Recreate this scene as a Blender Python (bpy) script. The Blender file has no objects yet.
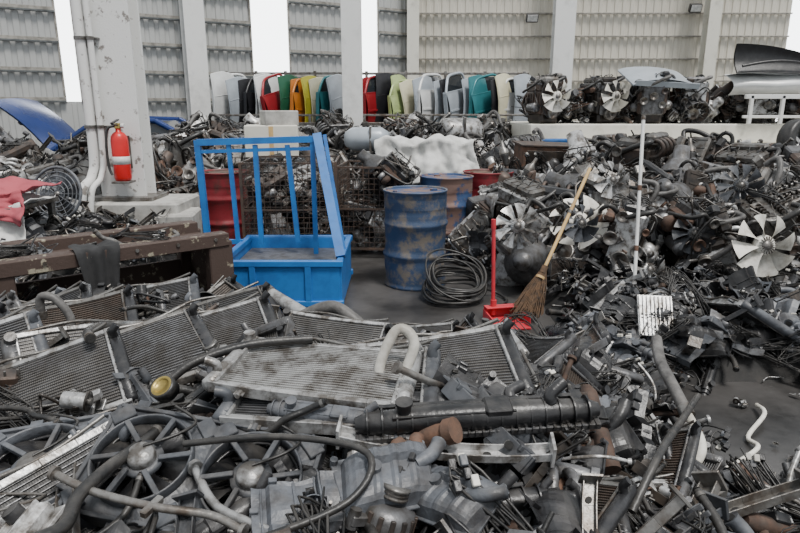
import bpy, math, random, bmesh
from mathutils import Vector, Matrix, Euler, noise
R=random.Random(11)
PI=math.pi
# ------------------------------------------------------------------ materials
MATS={}
def mat(name,col,rough=.6,metal=0.,col2=None,scale=9.,thr=(.4,.65),dust=0.,bump=.2,rnd=.35,bscale=60,emit=0):
    m=bpy.data.materials.new(name); m.use_nodes=True
    nt=m.node_tree; N=nt.nodes; L=nt.links
    b=N['Principled BSDF']
    tc=N.new('ShaderNodeTexCoord')
    nz=N.new('ShaderNodeTexNoise'); nz.inputs['Scale'].default_value=scale; nz.inputs['Detail'].default_value=7; nz.inputs['Roughness'].default_value=.65
    L.new(tc.outputs['Object'],nz.inputs['Vector'])
    cr=N.new('ShaderNodeValToRGB'); cr.color_ramp.elements[0].position=thr[0]; cr.color_ramp.elements[1].position=thr[1]
    c2=col2 or tuple(c*.5 for c in col)
    cr.color_ramp.elements[0].color=(*col,1); cr.color_ramp.elements[1].color=(*c2,1)
    L.new(nz.outputs['Fac'],cr.inputs['Fac'])
    oi=N.new('ShaderNodeObjectInfo')
    mr=N.new('ShaderNodeMapRange'); mr.inputs['To Min'].default_value=1-rnd; mr.inputs['To Max'].default_value=1+rnd
    L.new(oi.outputs['Random'],mr.inputs['Value'])
    hs=N.new('ShaderNodeHueSaturation'); L.new(mr.outputs[0],hs.inputs['Value']); L.new(cr.outputs['Color'],hs.inputs['Color'])
    out=hs.outputs['Color']
    if dust>0:
        g=N.new('ShaderNodeNewGeometry'); sx=N.new('ShaderNodeSeparateXYZ'); L.new(g.outputs['Normal'],sx.inputs[0])
        n2=N.new('ShaderNodeTexNoise'); n2.inputs['Scale'].default_value=14; n2.inputs['Detail'].default_value=5
        L.new(tc.outputs['Object'],n2.inputs['Vector'])
        r2=N.new('ShaderNodeMapRange'); r2.inputs['From Min'].default_value=.42; r2.inputs['From Max'].default_value=.68
        L.new(n2.outputs['Fac'],r2.inputs['Value'])
        r1=N.new('ShaderNodeMapRange'); r1.inputs['From Min'].default_value=.0; r1.inputs['From Max'].default_value=1.; r1.inputs['To Max'].default_value=dust
        L.new(sx.outputs['Z'],r1.inputs['Value'])
        mu=N.new('ShaderNodeMath'); mu.operation='MULTIPLY'; L.new(r1.outputs[0],mu.inputs[0]); L.new(r2.outputs[0],mu.inputs[1])
        mx=N.new('ShaderNodeMix'); mx.data_type='RGBA'; L.new(mu.outputs[0],mx.inputs['Factor']); L.new(out,mx.inputs[6]); mx.inputs[7].default_value=(.27,.25,.225,1)
        out=mx.outputs[2]
    L.new(out,b.inputs['Base Color'])
    b.inputs['Roughness'].default_value=rough; b.inputs['Metallic'].default_value=metal
    if bump>0:
        n3=N.new('ShaderNodeTexNoise'); n3.inputs['Scale'].default_value=bscale; n3.inputs['Detail'].default_value=4
        L.new(tc.outputs['Object'],n3.inputs['Vector'])
        bp=N.new('ShaderNodeBump'); bp.inputs['Strength'].default_value=bump; bp.inputs['Distance'].default_value=.01
        L.new(n3.outputs['Fac'],bp.inputs['Height']); L.new(bp.outputs[0],b.inputs['Normal'])
    if emit>0:
        b.inputs['Emission Color'].default_value=(.95,.98,1,1); b.inputs['Emission Strength'].default_value=emit
    MATS[name]=m; return m
mat('alu',(.52,.52,.515),.38,.5,(.13,.115,.10),15,(.44,.62),dust=.2)
mat('alu_dark',(.17,.17,.175),.42,.5,(.05,.045,.04),14,dust=.2)
mat('plastic_black',(.011,.011,.012),.36,0,(.025,.025,.027),10,dust=.18)
mat('plastic_grey',(.10,.108,.122),.45,0,(.035,.035,.038),10,dust=.2)
mat('plastic_pale',(.64,.62,.56),.5,0,(.30,.27,.22),9,(.45,.7),dust=.1)
mat('rubber',(.011,.011,.011),.42,0,(.032,.029,.026),16,dust=.14)
mat('rubber_grey',(.12,.115,.11),.5,0,(.04,.037,.035),16,dust=.2)
mat('steel',(.20,.195,.185),.38,.6,(.075,.058,.045),12,dust=.18)
mat('iron',(.042,.036,.033),.55,.3,(.085,.055,.04),9,dust=.18)
mat('rust',(.12,.065,.042),.8,.1,(.045,.034,.028),10,dust=.15)
mat('greasy',(.02,.017,.015),.32,.3,(.055,.043,.034),12,dust=.12)
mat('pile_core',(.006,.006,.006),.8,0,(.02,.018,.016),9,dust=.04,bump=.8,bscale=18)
mat('brass',(.5,.38,.12),.4,.8)
mat('blue_paint',(.02,.16,.47),.45,0,(.015,.10,.32),6,(.42,.7),dust=.15,bump=.05,rnd=.02)
mat('blue_drum',(.04,.068,.13),.5,.1,(.16,.14,.12),9,(.46,.60),dust=.15,rnd=.05)
mat('red_drum',(.24,.022,.03),.5,.1,(.10,.038,.033),6,(.48,.62),dust=.15,rnd=.1)
mat('drum_rusty',(.19,.12,.10),.6,.2,(.035,.07,.16),6,(.47,.55),rnd=.1)
mat('red_paint',(.62,.015,.015),.35,0,(.5,.015,.015),5,bump=0,rnd=.02)
mat('red_plastic',(.58,.035,.05),.5,0,(.40,.03,.04),5,bump=0,rnd=.02)
mat('white_paint',(.74,.74,.72),.6,0,(.54,.54,.52),3,(.5,.75),rnd=.05)
mat('column_paint',(.70,.70,.68),.6,0,(.22,.20,.18),9,(.58,.64),rnd=.02)
mat('concrete',(.46,.45,.42),.85,0,(.26,.25,.23),5,rnd=.05)
mat('cream',(.68,.66,.58),.7,0,(.40,.38,.32),3,(.5,.8),rnd=.03)
mat('rusty_bench',(.062,.04,.032),.75,.1,(.30,.27,.20),11,(.585,.63),dust=.12,rnd=.05)
mat('cloth_dark',(.03,.03,.031),.95,0,rnd=.05)
mat('cloth_white',(.68,.68,.66),.9,0,(.42,.42,.40),4,rnd=.02)
mat('cloth_red',(.40,.08,.10),.9,0,(.26,.05,.065),4,rnd=.02)
mat('wood',(.62,.42,.18),.6,0,(.42,.27,.12),7,rnd=.02)
mat('straw',(.13,.075,.04),.9,0,(.05,.035,.025),30,rnd=.02)
mat('car_blue',(.012,.035,.16),.25,.2,(.01,.028,.12),3,bump=0,rnd=.05)
mat('glass_dark',(.02,.025,.03),.08,0,(.03,.03,.03),2,bump=0,rnd=.02)
mat('wall_grey',(.47,.475,.46),.6,.0,(.38,.385,.375),.8,(.3,.8),bump=.05,rnd=.01)
mat('wall_tan',(.62,.585,.50),.6,.0,(.52,.49,.42),.8,(.3,.8),bump=.05,rnd=.01)
mat('girt',(.12,.13,.13),.6,.2,rnd=.01)
mat('girt_tan',(.36,.34,.30),.6,.2,rnd=.01)
mat('window_pane',(.9,.93,.95),.4,0,(.9,.93,.95),2,bump=0,rnd=0,emit=5)
mat('white_label',(.75,.75,.72),.5,0,rnd=0,bump=0)
for nm,c in dict(white=(.72,.73,.72),red=(.28,.012,.018),orange=(.60,.20,.03),yellow=(.55,.50,.05),lime=(.42,.52,.22),green=(.02,.12,.06),teal=(.03,.18,.20),silver=(.38,.42,.46),black=(.015,.015,.018),cream=(.66,.62,.44),blue=(.05,.10,.28)).items():
    mat('door_'+nm,c,.35,.1,tuple(x*.8 for x in c),3,bump=0,rnd=.02,dust=.1)
m=mat('floor_concrete',(.075,.071,.068),.36,0,(.017,.016,.015),1.6,(.36,.64),rnd=0,bump=.3,bscale=9)
def finmat(name,ca,cb,lo=.35):
    m=mat(name,ca,.5,.35,tuple(x*lo for x in ca),6,(.44,.62),dust=.18)
    nt=m.node_tree; N=nt.nodes; L=nt.links; b=N['Principled BSDF']
    src=b.inputs['Base Color'].links[0].from_socket
    tc=N.new('ShaderNodeTexCoord'); w=N.new('ShaderNodeTexWave'); w.bands_direction='X'; w.inputs['Scale'].default_value=50
    L.new(tc.outputs['Object'],w.inputs['Vector'])
    mx=N.new('ShaderNodeMix'); mx.data_type='RGBA'; L.new(w.outputs['Fac'],mx.inputs['Factor']); mx.inputs[6].default_value=(*cb,1); L.new(src,mx.inputs[7])
    L.new(mx.outputs[2],b.inputs['Base Color'])
finmat('fins',(.21,.20,.185),(.045,.042,.04)); finmat('fins_dark',(.05,.049,.048),(.01,.01,.01)); finmat('fins_bright',(.50,.49,.465),(.14,.135,.13),.6); finmat('fins_brown',(.11,.085,.066),(.02,.017,.014),.5)

# ------------------------------------------------------------------ mesh builder
def _hull():
    bm=bmesh.new(); vs=[]
    for sx in(-1,1):
        for sy in(-1,1):
            for sz in(-1,1):
                c=(sx,sy,sz)
                for a in range(3):
                    vs.append(bm.verts.new([c[i]*(1 if i==a else .8) for i in range(3)]))
    bm.verts.index_update()
    bmesh.ops.convex_hull(bm,input=vs)
    bmesh.ops.dissolve_limit(bm,angle_limit=.02,verts=bm.verts,edges=bm.edges)
    f=[[v.index for v in fa.verts] for fa in bm.faces]; bm.free(); return f
HF=_hull()
def sm(p,n=5,closed=False):
    p=[Vector(q) for q in p]; o=[]; k=len(p)
    for i in range(k if closed else k-1):
        if closed: a,b,c,d=p[(i-1)%k],p[i],p[(i+1)%k],p[(i+2)%k]
        else: a,b,c,d=p[max(i-1,0)],p[i],p[i+1],p[min(i+2,k-1)]
        for j in range(n):
            t=j/n; o.append(.5*((2*b)+(c-a)*t+(2*a-5*b+4*c-d)*t*t+(3*b-a-3*c+d)*t*t*t))
    if not closed:o.append(p[-1])
    return o
class MB:
    def __init__(s): s.v=[];s.f=[];s.m=[];s.s=[];s.mats=[];s.X=Matrix()
    def add(s,vs,fs,mt,smooth=False):
        if mt not in s.mats: s.mats.append(mt)
        o=len(s.v); mi=s.mats.index(mt)
        s.v+= [s.X@Vector(p) for p in vs]
        for f in fs: s.f.append([i+o for i in f]); s.m.append(mi); s.s.append(smooth)
    def box(s,c,d,mt,rot=None,ch=None):
        c=Vector(c); M=Euler([math.radians(a) for a in rot]).to_matrix() if rot else Matrix.Identity(3)
        h=[x/2 for x in d]; b=min(h)*.25 if ch is None else ch
        vs=[]
        for sx in(-1,1):
            for sy in(-1,1):
                for sz in(-1,1):
                    q=(sx,sy,sz)
                    for a in range(3):
                        vs.append(c+M@Vector([q[i]*(h[i] if i==a else h[i]-b) for i in range(3)]))
        s.add(vs,HF,mt)
    def tube(s,pts,r,mt,seg=8,closed=False,smooth=True,caps=True):
        pts=[Vector(p) for p in pts]; n=len(pts); rs=r if isinstance(r,(list,tuple)) else [r]*n
        T=[]
        for i in range(n):
            a=pts[(i-1)%n] if closed else pts[max(i-1,0)]; b=pts[(i+1)%n] if closed else pts[min(i+1,n-1)]
            t=b-a; T.append(t.normalized() if t.length>1e-9 else Vector((0,0,1)))
        u=T[0].orthogonal().normalized(); vs=[]
        for i in range(n):
            u=(u-T[i]*u.dot(T[i])); u=u.normalized() if u.length>1e-6 else T[i].orthogonal().normalized()
            w=T[i].cross(u)
            for k in range(seg):
                a=2*PI*k/seg; vs.append(pts[i]+(u*math.cos(a)+w*math.sin(a))*rs[i])
        fs=[]
        for i in range(n if closed else n-1):
            j=(i+1)%n
            for k in range(seg):
                l=(k+1)%seg; fs.append([i*seg+k,i*seg+l,j*seg+l,j*seg+k])
        s.add(vs,fs,mt,smooth)
        if caps and not closed:
            s.add(vs[:seg],[list(range(seg))[::-1]],mt); s.add(vs[-seg:],[list(range(seg))],mt)
    def cyl(s,a,b,r,mt,seg=14,r2=None): s.tube([a,b],[r,r if r2 is None else r2],mt,seg)
    def lathe(s,prof,mt,seg=20,c=(0,0,0),rot=None,smooth=True):
        M=Euler([math.radians(a) for a in rot]).to_matrix() if rot else Matrix.Identity(3); c=Vector(c)
        vs=[];n=len(prof)
        for r,z in prof:
            for k in range(seg):
                a=2*PI*k/seg; vs.append(c+M@Vector((r*math.cos(a),r*math.sin(a),z)))
        fs=[[i*seg+k,i*seg+(k+1)%seg,(i+1)*seg+(k+1)%seg,(i+1)*seg+k] for i in range(n-1) for k in range(seg)]
        s.add(vs,fs,mt,smooth)
    def plate(s,poly,t,mt,c=(0,0,0),rot=None):
        M=Euler([math.radians(a) for a in rot]).to_matrix() if rot else Matrix.Identity(3); c=Vector(c); n=len(poly)
        vs=[c+M@Vector((p[0],p[1],t/2)) for p in poly]+[c+M@Vector((p[0],p[1],-t/2)) for p in poly]
        fs=[list(range(n)),list(range(2*n-1,n-1,-1))]+[[i,i+n,(i+1)%n+n,(i+1)%n] for i in range(n)]
        s.add(vs,fs,mt)
    def grid(s,fn,nu,nv,mt,smooth=True,skip=None):
        vs=[fn(i/nu,j/nv) for j in range(nv+1) for i in range(nu+1)]
        fs=[[j*(nu+1)+i,j*(nu+1)+i+1,(j+1)*(nu+1)+i+1,(j+1)*(nu+1)+i] for j in range(nv) for i in range(nu) if not(skip and skip((i+.5)/nu,(j+.5)/nv))]
        s.add(vs,fs,mt,smooth)
    def deform(s,fn): s.v=[Vector(fn(p)) for p in s.v]
    def mesh(s,name):
        me=bpy.data.meshes.new(name); me.from_pydata([tuple(v) for v in s.v],[],s.f)
        for x in s.mats: me.materials.append(MATS[x])
        me.polygons.foreach_set('material_index',s.m); me.polygons.foreach_set('use_smooth',s.s); me.update(); return me
    def obj(s,name,loc=(0,0,0),rot=(0,0,0),sc=1,parent=None): return inst(s.mesh(name),name,loc,rot,sc,parent)
def inst(me,name,loc,rot=(0,0,0),sc=1,parent=None):
    o=bpy.data.objects.new(name,me); o.location=loc; o.rotation_euler=[math.radians(a) for a in rot]; o.scale=(sc,)*3 if not isinstance(sc,tuple) else sc
    bpy.context.scene.collection.objects.link(o)
    if parent: o.parent=parent
    return o
def empty(name,loc=(0,0,0)):
    o=bpy.data.objects.new(name,None); o.location=loc; o.empty_display_size=.2; bpy.context.scene.collection.objects.link(o); return o

# ------------------------------------------------------------------ parts library
def fan(mb,c,r,n,mt,tw=.03,hub=.3,z=0,ring=False):
    c=Vector(c)
    mb.lathe([(0,.03),(r*hub*.5,.03),(r*hub*.9,.025),(r*hub,.015),(r*hub,-.02),(0,-.02)],mt,18,c)
    mb.lathe([(0,.05),(r*hub*.45,.048),(r*hub*.5,.03)],'steel',14,c)
    for i in range(n):
        a=2*PI*i/n
        def fn(u,v,a=a):
            rr=r*hub*.9+(r-r*hub*.9)*v; w=(.9+.35*v)*2*PI/n*.62
            an=a+(u-.5)*w+.12*v
            return c+Vector((rr*math.cos(an),rr*math.sin(an),(u-.5)*tw*(1.4-.4*v)+.006*math.sin(u*PI)))
        mb.grid(fn,4,3,mt)
    if ring: mb.tube([c+Vector((r*math.cos(2*PI*k/28),r*math.sin(2*PI*k/28),0)) for k in range(28)],.006,mt,6,True)
def radiator(w,h,core,tank,rail,k=0,tw=0,seed=0):
    q=random.Random(seed); mb=MB()
    mb.grid(lambda u,v:((u-.5)*w*.88,(v-.5)*h*.94,.006),24,8,core); mb.grid(lambda u,v:((u-.5)*w*.88,(v-.5)*h*.94,-.006),24,8,core)
    n=int(h/.0135); tm={'fins_dark':'alu_dark','fins':'alu_dark','fins_bright':'alu','fins_brown':'iron'}[core]
    for i in range(n):
        y=-h*.46+h*.92*i/(n-1)
        for j in range(6): mb.box((w*.88*(j-2.5)/6,y,0),(w*.148,.003,.022),tm,ch=.0006)
    for sx in(-1,1):
        x=sx*w*.465
        mb.tube([(x,-h*.5,0),(x,-h*.49,0),(x,-h*.2,0),(x,h*.2,0),(x,h*.49,0),(x,h*.5,0)],[.012,.025,.028,.028,.025,.012],tank,10)
        mb.box((x-sx*w*.036,0,0),(w*.016,h*1.01,.05),rail,ch=.003)
        for i in range(11): mb.box((x-sx*.004,-h*.45+h*.09*i,0),(w*.055,.006,.048),tank,ch=.002)
    for sy in(-1,1):
        for j in range(6): mb.box((w*.93*(j-2.5)/6,sy*h*.49,0),(w*.156,.02,.036),rail,ch=.002)
        for sx in(-.3,.33): mb.box((w*sx,sy*(h*.5+.012),0),(.03,.03,.004),rail); mb.cyl((w*sx,sy*h*.5,0),(w*sx,sy*(h*.5+.035),0),.008,tank,8)
    mb.tube(sm([(w*.47,h*.35,.02),(w*.47,h*.36,.045),(w*.5,h*.38,.06)],3),.015,tank,10)
    mb.tube(sm([(-w*.47,-h*.3,.02),(-w*.47,-h*.31,.045),(-w*.52,-h*.33,.055)],3),.015,tank,10)
    mb.cyl((-w*.46,h*.44,.02),(-w*.46,h*.44,.045),.02,tank,12)
    mb.tube(sm([(-w*.4,h*.52,.01),(-w*.1,h*.54,.03),(w*.2,h*.52,.01),(w*.45,h*.55,.03)],4),.006,'steel',6)
    a,b=q.uniform(0,6),q.uniform(4,9)
    mb.deform(lambda p:(p.x,p.y+.05*k*p.x,p.z+k*p.x*p.x+tw*p.x*p.y+.012*math.sin(p.x*b+a)*math.cos(p.y*b)))
    return mb.mesh('radiator_part')
def shroud(nf,sz,mt,fm,seed=0,motor='steel'):
    mb=MB(); q=random.Random(seed)
    for f in range(nf):
        cx=(f-(nf-1)/2)*sz; r=sz*.43; n=40
        for zz in(.0,-.035):
            vs=[];
            for k in range(n):
                a=2*PI*k/n; c,s_=math.cos(a),math.sin(a); m_=max(abs(c),abs(s_)); 
                vs.append((cx+r*c,r*s_,zz)); vs.append((cx+sz*.5*c/m_,sz*.52*s_/m_,zz-.015))
            mb.add(vs,[[2*k,2*k+1,(2*k+3)%(2*n),(2*k+2)%(2*n)] for k in range(n)],mt)
        mb.lathe([(r*1.03,.0),(r*1.03,.03),(r*1.0,.035),(r*.97,.03),(r*.97,-.04),(r*1.02,-.04)],mt,n,(cx,0,0))
        mb.lathe([(0,.03),(r*.25,.028),(r*.29,.015),(r*.29,-.03)],motor,20,(cx,0,.02)); mb.lathe([(r*.29,.0),(r*.42,0),(r*.42,-.015)],mt,20,(cx,0,.02))
        for i in range(6):
            a=2*PI*i/6+.2; mb.box((cx+r*.68*math.cos(a),r*.68*math.sin(a),.025),(r*.66,.016,.02),mt,(0,0,math.degrees(a)+8))
        fan(mb,(cx,0,-.015),r*.95,7,fm,.04,.34,ring=True)
        mb.tube(sm([(cx,.02,.05),(cx+.08,.08,.045),(cx+.1,sz*.45,.02),(cx+.02,sz*.55,.03)],4),.005,'rubber',6)
        for i in range(4): mb.box((cx+sz*.42*(-1 if i%2 else 1),sz*.43*(-1 if i<2 else 1),-.005),(.07,.05,.02),mt,(0,0,45 if i in(0,3) else -45))
    w=nf*sz
    for sy in(-1,1): mb.box((0,sy*sz*.53,-.03),(w,.014,.06),mt)
    for sx in(-1,1): mb.box((sx*w*.5,0,-.03),(.014,sz*1.06,.06),mt)
    for k in range(4): mb.box((q.uniform(-w/2,w/2),q.choice((-1,1))*sz*.57,-.02),(.04,.05,.006),mt)
    return mb.mesh('fan_shroud_part')
def loose_fan(mt,n=9,r=.22):
    mb=MB(); fan(mb,(0,0,0),r,n,mt,.06,.33); mb.lathe([(.0,-.09),(.03,-.09),(.03,-.05),(r*.28,-.05),(r*.28,-.02)],'steel',16)
    for i in range(18):
        a=2*PI*i/18; mb.box((r*.22*math.cos(a),r*.22*math.sin(a),.045),(r*.12,.004,.014),'steel',(0,0,math.degrees(a)))
    return mb.mesh('cooling_fan_part')
def alternator(seed):
    q=random.Random(seed); mb=MB(); a='alu' if q.random()<.5 else 'alu_dark'
    mb.lathe([(0,-.07),(.04,-.07),(.06,-.055),(.065,-.03),(.065,.03),(.06,.05),(.03,.06),(0,.06)],a,20)
    for i in range(14):
        t=2*PI*i/14; mb.box((.064*math.cos(t),.064*math.sin(t),0),(.008,.012,.09),'iron',(0,0,math.degrees(t)))
    mb.lathe([(.012,.06),(.012,.075),(.034,.075),(.034,.08),(.028,.084),(.034,.088),(.028,.092),(.034,.096),(.034,.102),(0,.102)],'steel',18)
    for s_ in(-1,1): mb.box((0,s_*.08,.02),(.03,.05,.025),a); mb.cyl((0,s_*.095,.0),(0,s_*.095,.045),.014,a,10)
    mb.tube(sm([(.04,.0,-.07),(.1,.03,-.09),(.14,.1,-.05),(.2,.1,-.08)],4),.006,'rubber',6)
    return mb.mesh('alternator_part')
def hose(seed,mt,corr=False,L=.5,r=.02):
    q=random.Random(seed); mb=MB(); p=[Vector((0,0,0))]; d=Vector((1,0,0))
    for i in range(5):
        d=(d+Vector((q.uniform(-.7,.7),q.uniform(-.7,.7),q.uniform(-.25,.25)))).normalized(); p.append(p[-1]+d*L/5)
    c=sum(p,Vector())/6; p=[x-c for x in p]
    if corr:
        P=sm(p,16); mb.tube(P,[r*(1.06 if i%2 else .95) for i in range(len(P))],mt,10)
    else:
        P=sm(p,6); mb.tube(P,r,mt,10)
    for e,g in((P[0],P[1]),(P[-1],P[-2])):
        d=(g-e).normalized(); mb.cyl(e+d*.01,e+d*.022,r*1.12,'steel',12); mb.cyl(e-d*.005,e-d*.0045,r*.8,'pile_core',12)
    return mb.mesh('hose_part')
def pipe(seed):
    q=random.Random(seed); mb=MB(); p=[(-.3,0,0),(-.15,q.uniform(-.03,.03),q.uniform(-.03,.03)),(0.05,q.uniform(-.05,.05),.02),(.2,.03,q.uniform(-.05,.05)),(.3,q.uniform(-.1,.1),.0)]
    mt=q.choice(['steel','iron','alu','rust','alu']); r=q.uniform(.006,.015); P=sm(p,5); mb.tube(P,r,mt,9)
    for e in(P[0],P[-1]): mb.cyl(e-Vector((.006,0,0)),e+Vector((.006,0,0)),r*1.8,mt,10)
    mb.box(P[len(P)//2],(.02,.07,.02),mt)
    return mb.mesh('pipe_part')
def shard(seed,mt):
    q=random.Random(seed); mb=MB(); n=q.randint(5,9); poly=[]
    sx,sy=q.uniform(.08,.2),q.uniform(.04,.11)
    for i in range(n):
        a=2*PI*i/n; rr=q.uniform(.5,1.15); poly.append((sx*rr*math.cos(a),sy*rr*math.sin(a)))
    mb.plate(poly,.004,mt)
    for i in range(q.randint(2,5)): mb.box((q.uniform(-.3,.3)*sx,q.uniform(-.5,.5)*sy,.01),(sx*q.uniform(.5,1.),.004,.022),mt,(0,0,q.uniform(-20,20)))
    for i in range(2): x,y=q.uniform(-.4,.4)*sx,q.uniform(-.4,.4)*sy; mb.cyl((x,y,0),(x,y,.03),.008,mt,8)
    mb.box((sx*.5,0,.02),(.05,.03,.035),mt); 
    k=q.uniform(-2.5,2.5); mb.deform(lambda p:(p.x,p.y,p.z+k*p.x*p.x+.01*math.sin(p.x*40+p.y*25)))
    return mb.mesh('plastic_shard_part')
def cover(seed,mt):
    q=random.Random(seed); mb=MB(); W=q.uniform(.3,.5); D=q.uniform(.16,.28); hx,hy=q.uniform(.25,.75),q.uniform(.3,.7); hr=q.uniform(.08,.16); k=q.uniform(-1,1); tw=q.uniform(-1,1)
    st=[q.uniform(.15,.85) for _ in range(3)]
    def f(off):
        def g(u,v):
            x=(u-.5)*W; y=(v-.5)*D*(1-.3*abs(noise.noise(Vector((u*3,0,seed)))))
            z=.035*(u>st[0])-.03*(v>st[1])+.025*(u>st[2])+k*x*x+tw*x*y*2+.02*noise.noise(Vector((u*3,v*3,seed)))
            if v<.04 or v>.96: z-=.03
            return (x,y,z+off)
        return g
    sk=lambda u,v:((u-hx)*W)**2+((v-hy)*D)**2<(hr*D*2)**2*.5 or noise.noise(Vector((u*4,v*4,seed+9)))>.42
    mb.grid(f(0),26,16,mt,False,sk); mb.grid(f(-.004),26,16,mt,False,sk)
    for i in range(q.randint(2,5)): u=q.uniform(.1,.9); P=[f(.006)(u,v/10) for v in range(11)]; mb.tube(P,.004,mt,4,smooth=False)
    p=Vector(f(0)(hx,hy)); mb.lathe([(hr*D*1.3,-.02),(hr*D*1.45,-.02),(hr*D*1.45,.03),(hr*D*1.3,.03)],mt,18,p)
    for i in range(4): p=Vector(f(0)(q.random(),q.random())); mb.box(p,(.03,.02,.03),mt)
    return mb.mesh('moulded_cover_part')
def manifold(seed):
    q=random.Random(seed); mb=MB(); mt=q.choice(['alu','alu_dark','alu','rust'])
    mb.box((0,0,0),(.34,.06,.012),mt)
    for i in range(4):
        x=-.13+.087*i; mb.tube(sm([(x,0,.0),(x,.01,.06),(x*.8,.06,.11),(x*.6,.13,.10)],4),.021,mt,10); mb.cyl((x+.04,0,-.01),(x+.04,0,.02),.008,'steel',6)
    mb.tube([(-.16,.14,.1),(-.13,.14,.1),(.12,.14,.1),(.17,.14,.1)],[.02,.036,.036,.028],mt,14); mb.cyl((.17,.14,.1),(.2,.14,.1),.04,mt,14); mb.box((0,.17,.12),(.08,.04,.05),'plastic_black')
    return mb.mesh('manifold_part')
def rocker(seed):
    q=random.Random(seed); mb=MB(); mt=['plastic_black','alu','greasy','steel'][seed%4]
    mb.box((0,0,0),(.4,.13,.05),mt,ch=.014); mb.box((0,0,-.026),(.42,.15,.01),mt)
    for i in range(7): mb.box((-.17+.057*i,0,.03),(.01,.11,.012),mt)
    mb.cyl((.13,.02,.02),(.13,.02,.055),.024,'plastic_black',12)
    for i in range(4):
        for s_ in(-1,1): mb.cyl((-.16+.107*i,s_*.066,-.03),(-.16+.107*i,s_*.066,.0),.009,'steel',6)
    return mb.mesh('rocker_cover_part')
def junk(seed):
    q=random.Random(seed); mb=MB(); ms=['steel','iron','alu','alu_dark','plastic_black','plastic_black','greasy','rubber','rust','greasy','plastic_grey']
    m1=q.choice(ms); m2=q.choice(ms)
    mb.box((0,0,0),(q.uniform(.05,.13),q.uniform(.04,.09),q.uniform(.02,.06)),m1)
    for i in range(q.randint(6,10)):
        c=Vector((q.uniform(-.07,.07),q.uniform(-.06,.06),q.uniform(-.03,.04))); t=q.random()
        if t<.45: mb.box(c,(q.uniform(.015,.09),q.uniform(.008,.05),q.uniform(.006,.045)),q.choice((m1,m2)),(q.uniform(-40,40),q.uniform(-40,40),q.uniform(0,90)))
        elif t<.75:
            d=Vector((q.uniform(-1,1),q.uniform(-1,1),q.uniform(-1,1))).normalized(); r=q.uniform(.008,.03); l=q.uniform(.01,.05)
            mb.cyl(c-d*l,c+d*l,r,q.choice((m1,m2)),12); mb.cyl(c+d*l,c+d*(l+.006),r*1.25,m2,12); mb.cyl(c+d*(l+.006),c+d*(l+.016),r*.5,'steel',8)
        else:
            P=sm([c,c+Vector((q.uniform(-.1,.1),q.uniform(-.1,.1),.05)),c+Vector((q.uniform(-.16,.16),q.uniform(-.16,.16),.03)),c+Vector((q.uniform(-.2,.2),q.uniform(-.2,.2),-.02))],4)
            mb.tube(P,q.uniform(.003,.009),q.choice(('rubber','steel',m2)),7)
    for i in range(5): 
        c=Vector((q.uniform(-.06,.06),q.uniform(-.05,.05),.0)); mb.cyl(c,c+Vector((0,0,.05)),.005,'steel',6)
    return mb.mesh('small_part')
def harness(seed):
    q=random.Random(seed); mb=MB()
    base=[Vector((q.uniform(-.25,.25),q.uniform(-.2,.2),q.uniform(0,.08))) for _ in range(6)]
    for i in range(7):
        P=sm([b+Vector((q.uniform(-.04,.04),q.uniform(-.04,.04),q.uniform(-.02,.03))) for b in base],6)
        mb.tube(P,q.uniform(.002,.005),'rubber',5)
        mb.box(P[-1],(.03,.02,.015),q.choice(['plastic_black','plastic_grey','plastic_black','plastic_pale']))
    return mb.mesh('wire_harness_part')
def tank(seed,L=.62,mt='plastic_black'):
    mb=MB(); q=random.Random(seed)
    mb.tube([(-L/2,0,0),(-L/2+.03,0,0),(-L*.2,0,.004),(L*.2,0,.002),(L/2-.03,0,0),(L/2,0,0)],[.018,.03,.036,.036,.030,.018],mt,14)
    mb.box((0,0,-.026),(L,.075,.02),'alu_dark',ch=.003); mb.box((0,.03,.02),(L*.8,.012,.02),mt); mb.box((L*.08,0,.03),(.07,.06,.025),mt,ch=.006); mb.box((-L*.1,-.02,.025),(L*.5,.008,.016),mt)
    for i in range(16): mb.tube([(-L*.45+L*.9*i/15-.002,0,0),(-L*.45+L*.9*i/15+.002,0,0)],.0385,mt,14)
    for i in range(34): mb.box((-L*.48+L*.96*i/33,0,-.02),(.007,.084,.014),'alu_dark',ch=.001)
    mb.tube(sm([(L*.3,0,.03),(L*.3,.01,.05),(L*.36,.03,.07)],4),.016,mt,12)
    mb.cyl((-L*.3,0,.03),(-L*.3,0,.055),.018,mt,14); mb.cyl((-L*.3,0,.055),(-L*.3,0,.063),.022,mt,14)
    for x in(-.42,.1,.44): mb.box((L*x,.055,0),(.03,.05,.008),mt)
    return mb.mesh('header_tank_part')
def housing(seed,mt):
    q=random.Random(seed); mb=MB()
    def fn(u,v):
        a=(u-.5)*2; b=(v-.5)*2; e=max(0,1-abs(a)**4)*max(0,1-abs(b)**4)
        return (a*.14+.02*b,b*.1,.065*e**.5+.006*(1 if math.sin(a*16)>.3 else 0)*e+.02*(b>.2)*e)
    mb.grid(fn,30,16,mt,False); mb.box((0,0,-.004),(.3,.22,.01),mt,ch=.002)
    mb.tube(sm([(.08,0,.05),(.14,.02,.055),(.18,.06,.05)],4),[.022]*8+[.025],mt,14); mb.cyl((.18,.06,.05),(.181,.061,.05),.018,'pile_core',12)
    mb.cyl((-.05,0,.06),(-.05,0,.085),.022,mt,14)
    for s_ in(-1,1):
        for t in(-1,1): mb.cyl((s_*.14,t*.1,-.01),(s_*.14,t*.1,.02),.012,mt,10)
    return mb.mesh('air_cleaner_part')
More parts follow.
